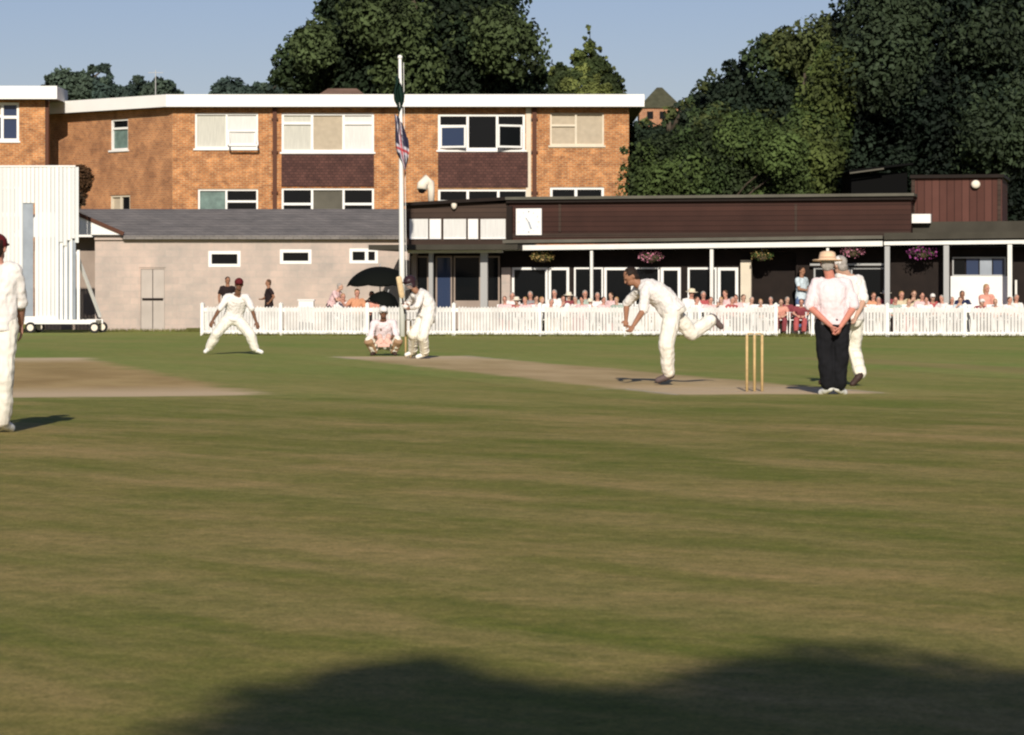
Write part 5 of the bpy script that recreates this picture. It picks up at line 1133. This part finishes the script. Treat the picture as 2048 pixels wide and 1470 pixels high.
S_ = [  # px, head row, distance, pose, heading, shirt, trousers, skin, hair, label, hat
    (455, 561, 87.5, 'stand', .3, DKC, DKC, SKT, HAIRD, 'dark clothed spectator standing behind the slip fielder'),
    (539, 566, 87.0, 'standhip', -.9, DKC, DKC, SKT, HAIRB, 'spectator in black leaning by the wall right of the slip fielder'),
    (661, 574, 87.0, 'standlean', 1.0, PK, DKC, SK, HAIRG, 'pink shirted spectator bending over left of the black parasol'),
    (689, 594, 86.5, 'sit', .5, PW, GRY, SKR, HAIRF, 'pale shirted spectator seated left of those in orange'),
    (716, 586, 86.5, 'sitarm', .4, ORG, KHA, SKR, HAIRF, 'orange shirted spectator under the left rim of the black parasol'),
    (741, 590, 87.2, 'sit', -.3, SAL, DKC, SKR, HAIRD, 'salmon clad spectator under the middle of the black parasol'),
    (1012, 599, 86.2, 'sit', .2, PK, RED, SKR, HAIRB, 'leftmost pink clad spectator seated right of the wide dark doorway'),
    (1036, 597, 86.8, 'sitlean', -.3, RED, DKC, SK, HAIRD, 'red shirted spectator by the left veranda window'),
    (1062, 588, 87.4, 'sitback', .1, GRY, DKC, SKR, HAIRG, 'grey haired spectator under the straw coloured basket'),
    (1085, 600, 86.3, 'sit', .6, PK, WC, SK, HAIRF, 'fair haired spectator in pink between the first two window frames'),
    (1109, 585, 87.6, 'sitback', 0, WC, GRY, SKR, HAIRG, 'white shirted spectator in front of the narrow window'),
    (1130, 598, 86.4, 'sitdrink', .5, WC, KHA, SKR, HAIRB, 'brown haired spectator raising a drink left of the slim post'),
    (1152, 599, 86.5, 'sit', -.2, PW, BEI, SK, HAIRG, 'pale shirted grey haired spectator sitting left of the slim post'),
    (1174, 586, 87.6, 'sitback', .3, GRN, DKC, SKR, HAIRG, 'sage green clad spectator at the slim post'),
    (1186, 600, 86.3, 'sitlean', 0, PW, KHA, SK, HAIRB, 'spectator leaning forward below the slim post'),
    (1209, 600, 86.5, 'sit', .4, PK, RED, SKR, HAIRD, 'dark haired spectator in pink left of the bowler\'s arms'),
    (1232, 602, 86.4, 'sit', -.4, GRN, WC, SK, HAIRF, 'fair haired spectator in green close to the bowler\'s hands'),
    (1300, 596, 86.8, 'sit', .1, PW, KHA, SKR, HAIRG, 'spectator seen between the bowler\'s arms and body'),
    (1352, 598, 86.9, 'sit', .3, BEI, GRY, SKR, HAIRB, 'spectator just above the bowler\'s back'),
    (1380, 586, 86.6, 'sit', -.2, WC, KHA, SKR, HAIRG, 'spectator in pale sun hat right of the bowler\'s back', ('brim', cm('pale_hat', (.66, .58, .42)))),
    (1410, 588, 87.3, 'sitback', .2, RED, GRY, SKR, HAIRG, 'grey haired spectator in red left of the veranda post'),
    (1431, 600, 86.4, 'sitlean', .4, BUR, DKC, SK, HAIRD, 'burgundy clad spectator leaning forward beneath the veranda post'),
    (1452, 588, 87.5, 'sit', -.3, PK, KHA, SKR, HAIRB, 'pink shirted spectator in front of the right hand narrow window'),
    (1476, 596, 86.5, 'sitarm', .3, PK, WC, SKR, HAIRD, 'dark haired spectator in pink beside the cream pillar'),
    (1504, 604, 86.5, 'sit', .2, WC, LBL, SK, HAIRG, 'white clad spectator in front of the pillar foot'),
    (1543, 601, 86.2, 'sit', -.1, WC, WC, SKR, HAIRG, 'spectator in white at the end of the left fence'),
    (1576, 608, 85.8, 'sit', .3, BUR, DKC, SK, HAIRG, 'grey haired spectator in burgundy sitting in the fence gap'),
    (1600, 622, 85.2, 'sitlean', -.4, BUR, RED, SKR, HAIRB, 'child in red crouched in the fence gap'),
    (1604, 532, 88.4, 'standhip', .9, LBL, BLU, SKT, HAIRD, 'tall standing spectator in pale blue shirt left of the umpire'),
    (1722, 605, 86.2, 'sit', .4, BEI, DKC, SKR, HAIRB, 'beige clad spectator close to the right of the umpire'),
    (1748, 592, 87.4, 'sitarm', .2, ORG, DKC, SKR, HAIRB, 'orange clad spectator with one arm stretched towards the umpire'),
    (1771, 586, 87.8, 'sitback', -.2, BUR, DKC, SKR, HAIRG, 'burgundy clad spectator at the thick veranda post'),
    (1803, 590, 87.3, 'sit', .1, BEI, DKC, SKR, HAIRF, 'fair haired spectator in beige right of the thick post'),
    (1824, 588, 87.6, 'sitdrink', -.3, BEI, DKC, SK, HAIRB, 'beige clad spectator lifting a glass under the purple basket'),
    (1846, 592, 86.9, 'sit', .2, PK, RED, SKR, HAIRD, 'dark haired spectator in pink under the purple basket'),
    (1866, 590, 87.2, 'sitlean', .3, RED, WC, SK, HAIRB, 'red shirted spectator leaning forward right of the purple basket'),
    (1884, 597, 86.6, 'sit', -.4, PW, DKC, SKR, HAIRG, 'pale pink clad spectator at the right bay post'),
    (1908, 601, 86.2, 'sit', .5, WC, GRN, SKR, HAIRG, 'white shirted spectator left of the counter'),
    (1929, 587, 87.3, 'sitback', .2, NAVY, DKC, SKT, HAIRD, 'navy clad dark haired spectator left of the counter front'),
    (1948, 584, 87.7, 'sit', -.2, GRY, DKC, SKR, HAIRD, 'grey clad spectator in the middle of the counter front'),
    (1956, 600, 86.2, 'sitlean', .2, BUR, DKC, SK, HAIRB, 'burgundy clad spectator leaning beside the salmon dress'),
    (1979, 574, 86.6, 'sit', .7, SAL, SAL, SKR, HAIRF, 'fair long haired spectator in a bright salmon dress', None, .5, True),
    (2006, 578, 87.2, 'sitback', -.3, WC, WC, SKR, HAIRD, 'white clad dark haired spectator right of the salmon dress'),
    (2034, 596, 86.5, 'sit', .2, WC, LBL, SKR, HAIRG, 'last spectator at the right edge, dressed in white'),
]
S_ += [
    (1022, 590, 87.8, 'sitback', -.2, PW, DKC, SKR, HAIRG, 'pale clad spectator at the back under the left window frame'),
    (1048, 602, 85.9, 'sit', -.5, PK, WC, SKR, HAIRF, 'fair haired spectator in pink nearest the fence under the left window'),
    (1073, 598, 86.8, 'sitdrink', .2, RED, DKC, SK, HAIRD, 'dark haired spectator in red drinking between two pale neighbours'),
    (1097, 602, 85.9, 'sitlean', .1, WC, BEI, SKR, HAIRG, 'white clad spectator leaning at the fence under the straw basket'),
    (1141, 590, 88.0, 'sitback', .3, BUR, DKC, SK, HAIRB, 'burgundy clad spectator at the back left of the slim post'),
    (1163, 604, 85.8, 'sit', -.3, PK, RED, SKR, HAIRD, 'pink clad spectator close to the fence left of the slim post'),
    (1197, 592, 87.7, 'sit', .2, WC, DKC, SKR, HAIRG, 'white clad spectator at the back right of the slim post'),
    (1220, 590, 88.0, 'sitback', -.2, PK, DKC, SK, HAIRB, 'brown haired spectator in pink at the back just left of the bowler'),
    (1366, 603, 85.9, 'sitlean', -.3, PW, WC, SK, HAIRF, 'pale clad spectator leaning at the fence below the sun hat'),
    (1394, 600, 86.0, 'sit', .4, WC, KHA, SKR, HAIRB, 'white clad brown haired spectator right of the sun hat'),
    (1420, 604, 85.8, 'sit', 0, PK, DKC, SKR, HAIRD, 'dark haired spectator in pink at the fence left of the veranda post'),
    (1443, 602, 85.9, 'sitdrink', -.2, PW, RED, SK, HAIRF, 'fair haired spectator drinking at the fence right of the veranda post'),
    (1464, 603, 85.9, 'sit', .2, RED, DKC, SKR, HAIRG, 'grey haired spectator in red at the fence near the cream pillar'),
    (1489, 594, 87.0, 'sitback', .1, PW, KHA, SK, HAIRB, 'pale clad spectator directly in front of the cream pillar'),
    (1524, 606, 85.7, 'sitlean', .3, PW, WC, SK, HAIRF, 'fair haired child at the fence under the dark doorway'),
    (1560, 612, 85.6, 'sitlean', -.2, SAL, BUR, SK, HAIRB, 'child in salmon at the left side of the fence gap'),
    (1736, 603, 85.9, 'sitlean', -.3, WC, DKC, SK, HAIRD, 'white clad dark haired spectator leaning at the fence right of the umpire'),
    (1760, 603, 85.9, 'sit', .3, PW, KHA, SKR, HAIRG, 'pale clad grey haired spectator at the fence by the thick post'),
    (1790, 602, 85.9, 'sit', -.1, GRN, DKC, SKR, HAIRB, 'sage green clad spectator at the fence right of the thick post'),
    (1813, 603, 85.8, 'sitlean', .2, WC, RED, SK, HAIRF, 'white clad child at the fence left of the purple basket'),
    (1857, 603, 85.8, 'sit', .4, WC, DKC, SKR, HAIRD, 'white clad dark haired spectator at the fence below the purple basket'),
    (1895, 588, 88.0, 'sitback', 0, PK, DKC, SKR, HAIRG, 'pink clad spectator at the back by the right bay post'),
    (1919, 602, 85.8, 'sitdrink', -.3, LBL, DKC, SK, HAIRB, 'pale blue clad spectator drinking before the counter'),
    (1994, 600, 85.9, 'sitlean', .2, PW, WC, SK, HAIRF, 'pale clad child at the fence below the white clad spectator'),
    (2020, 603, 85.8, 'sit', .3, WC, GRY, SKR, HAIRB, 'brown haired spectator in white near the right edge'),
]
PALEHAT = cm('cream_sun_hat', (.68, .62, .50))
for a in S_:
    px, hy, D_, kind, rz, sh_, tr_, sk_, ha_, lab = a[:10]
    hat_ = a[10] if len(a) > 10 else ((('brim', PALEHAT) if int(px) % 3 else ('cap', WHT)) if int(px) % 5 == 1 and 'hair' not in lab and px > 1000 else None); sl_ = a[11] if len(a) > 11 else .6; lg = a[12] if len(a) > 12 else False
    spectator(px, hy, D_, kind, rz, sh_, tr_, sk_, ha_, lab, hat_, sl_, lg)
    if kind.startswith('sit'): chair(px, D_ , rz, 'white chair under ' + lab.split(' seated')[0].split(' sitting')[0])
for px, D_, lab in ((1024, 85.6, 'round white table by the first veranda window'), (1098, 85.5, 'round white table under the straw coloured basket'), (1200, 85.6, 'round white table left of the bowler'), (1395, 85.6, 'round white table behind the bowler\'s raised foot'), (1520, 85.6, 'round white table before the dark doorway'), (1740, 85.5, 'round white table right of the umpire'), (1835, 85.6, 'round white table under the purple basket'), (1925, 85.5, 'round white table before the counter')): table(px, D_, lab)
q = MB(); c = yard(613, 86.2); q.box(c.x - .22, c.x + .22, c.y - .2, c.y + .2, .05, 1.02); cb = empty('white_cabinet', c, 'white box cabinet standing behind the fence right of the slip fielder', 'cabinet'); q.build('carcass', M['white'], cb); q = MB(); q.box(c.x - .25, c.x + .25, c.y - .23, c.y + .23, 1.023, 1.06); q.build('lid', M['white'], cb)

# parasols
def parasol(px, ytop, ybot, half, D, label, tilt=0):
    ct = P(px, ytop, D); cb_ = P(px, ybot, D); ht = ct.z - cb_.z; root = empty('parasol', (ct.x, D, 0), label, 'parasol'); n = 8; vs = []; rings = 9
    ax = Matrix.Rotation(tilt, 3, 'Y')
    for j in range(rings + 1):
        t = j / rings; r_ = half * math.sin(t * 1.35) / math.sin(1.35); z = ct.z - ht * (1 - math.cos(t * 1.35)) / (1 - math.cos(1.35))
        for k in range(n * 4):
            a = 2 * math.pi * k / (n * 4); sc2 = 1 - .045 * t * (1 - abs(math.cos(a * n / 2))); sag = -.05 * t * (abs(math.cos(a * n / 2))); v = V3((r_ * sc2 * math.cos(a), r_ * sc2 * math.sin(a), z + sag - ct.z)); v = ax @ v; vs.append(tuple(v + V3((ct.x, D, ct.z))))
    m_ = n * 4; fs = [(j * m_ + k, j * m_ + (k + 1) % m_, (j + 1) * m_ + (k + 1) % m_, (j + 1) * m_ + k) for j in range(rings) for k in range(m_)]
    q = MB(); q.add(vs, fs); o = q.build('canopy', M['umbrella'], root, True); so2 = o.modifiers.new('t', 'SOLIDIFY'); so2.thickness = .006
    q = MB(); top = V3((ct.x, D, ct.z)); dn = ax @ V3((0, 0, -1)); q.tube([top - dn * .08, top + dn * (ct.z if not tilt else .9)], .018, 8); q.build('pole', M['metal'], root, True)
    q = MB()
    for k in range(n): a = 2 * math.pi * k / n; q.bar(top + dn * .02, Vector(vs[rings * m_ + k * 4]) + dn * .01, .012)
    q.build('ribs', M['metal'], root)
parasol(760, 533, 570, 1.0, 87.0, 'large black parasol behind the flagpole in front of the block wall')
parasol(776, 584, 610, .50, 86.0, 'small black umbrella just above the wicket keeper\'s head', .35)
print('objects', len(bpy.data.objects))
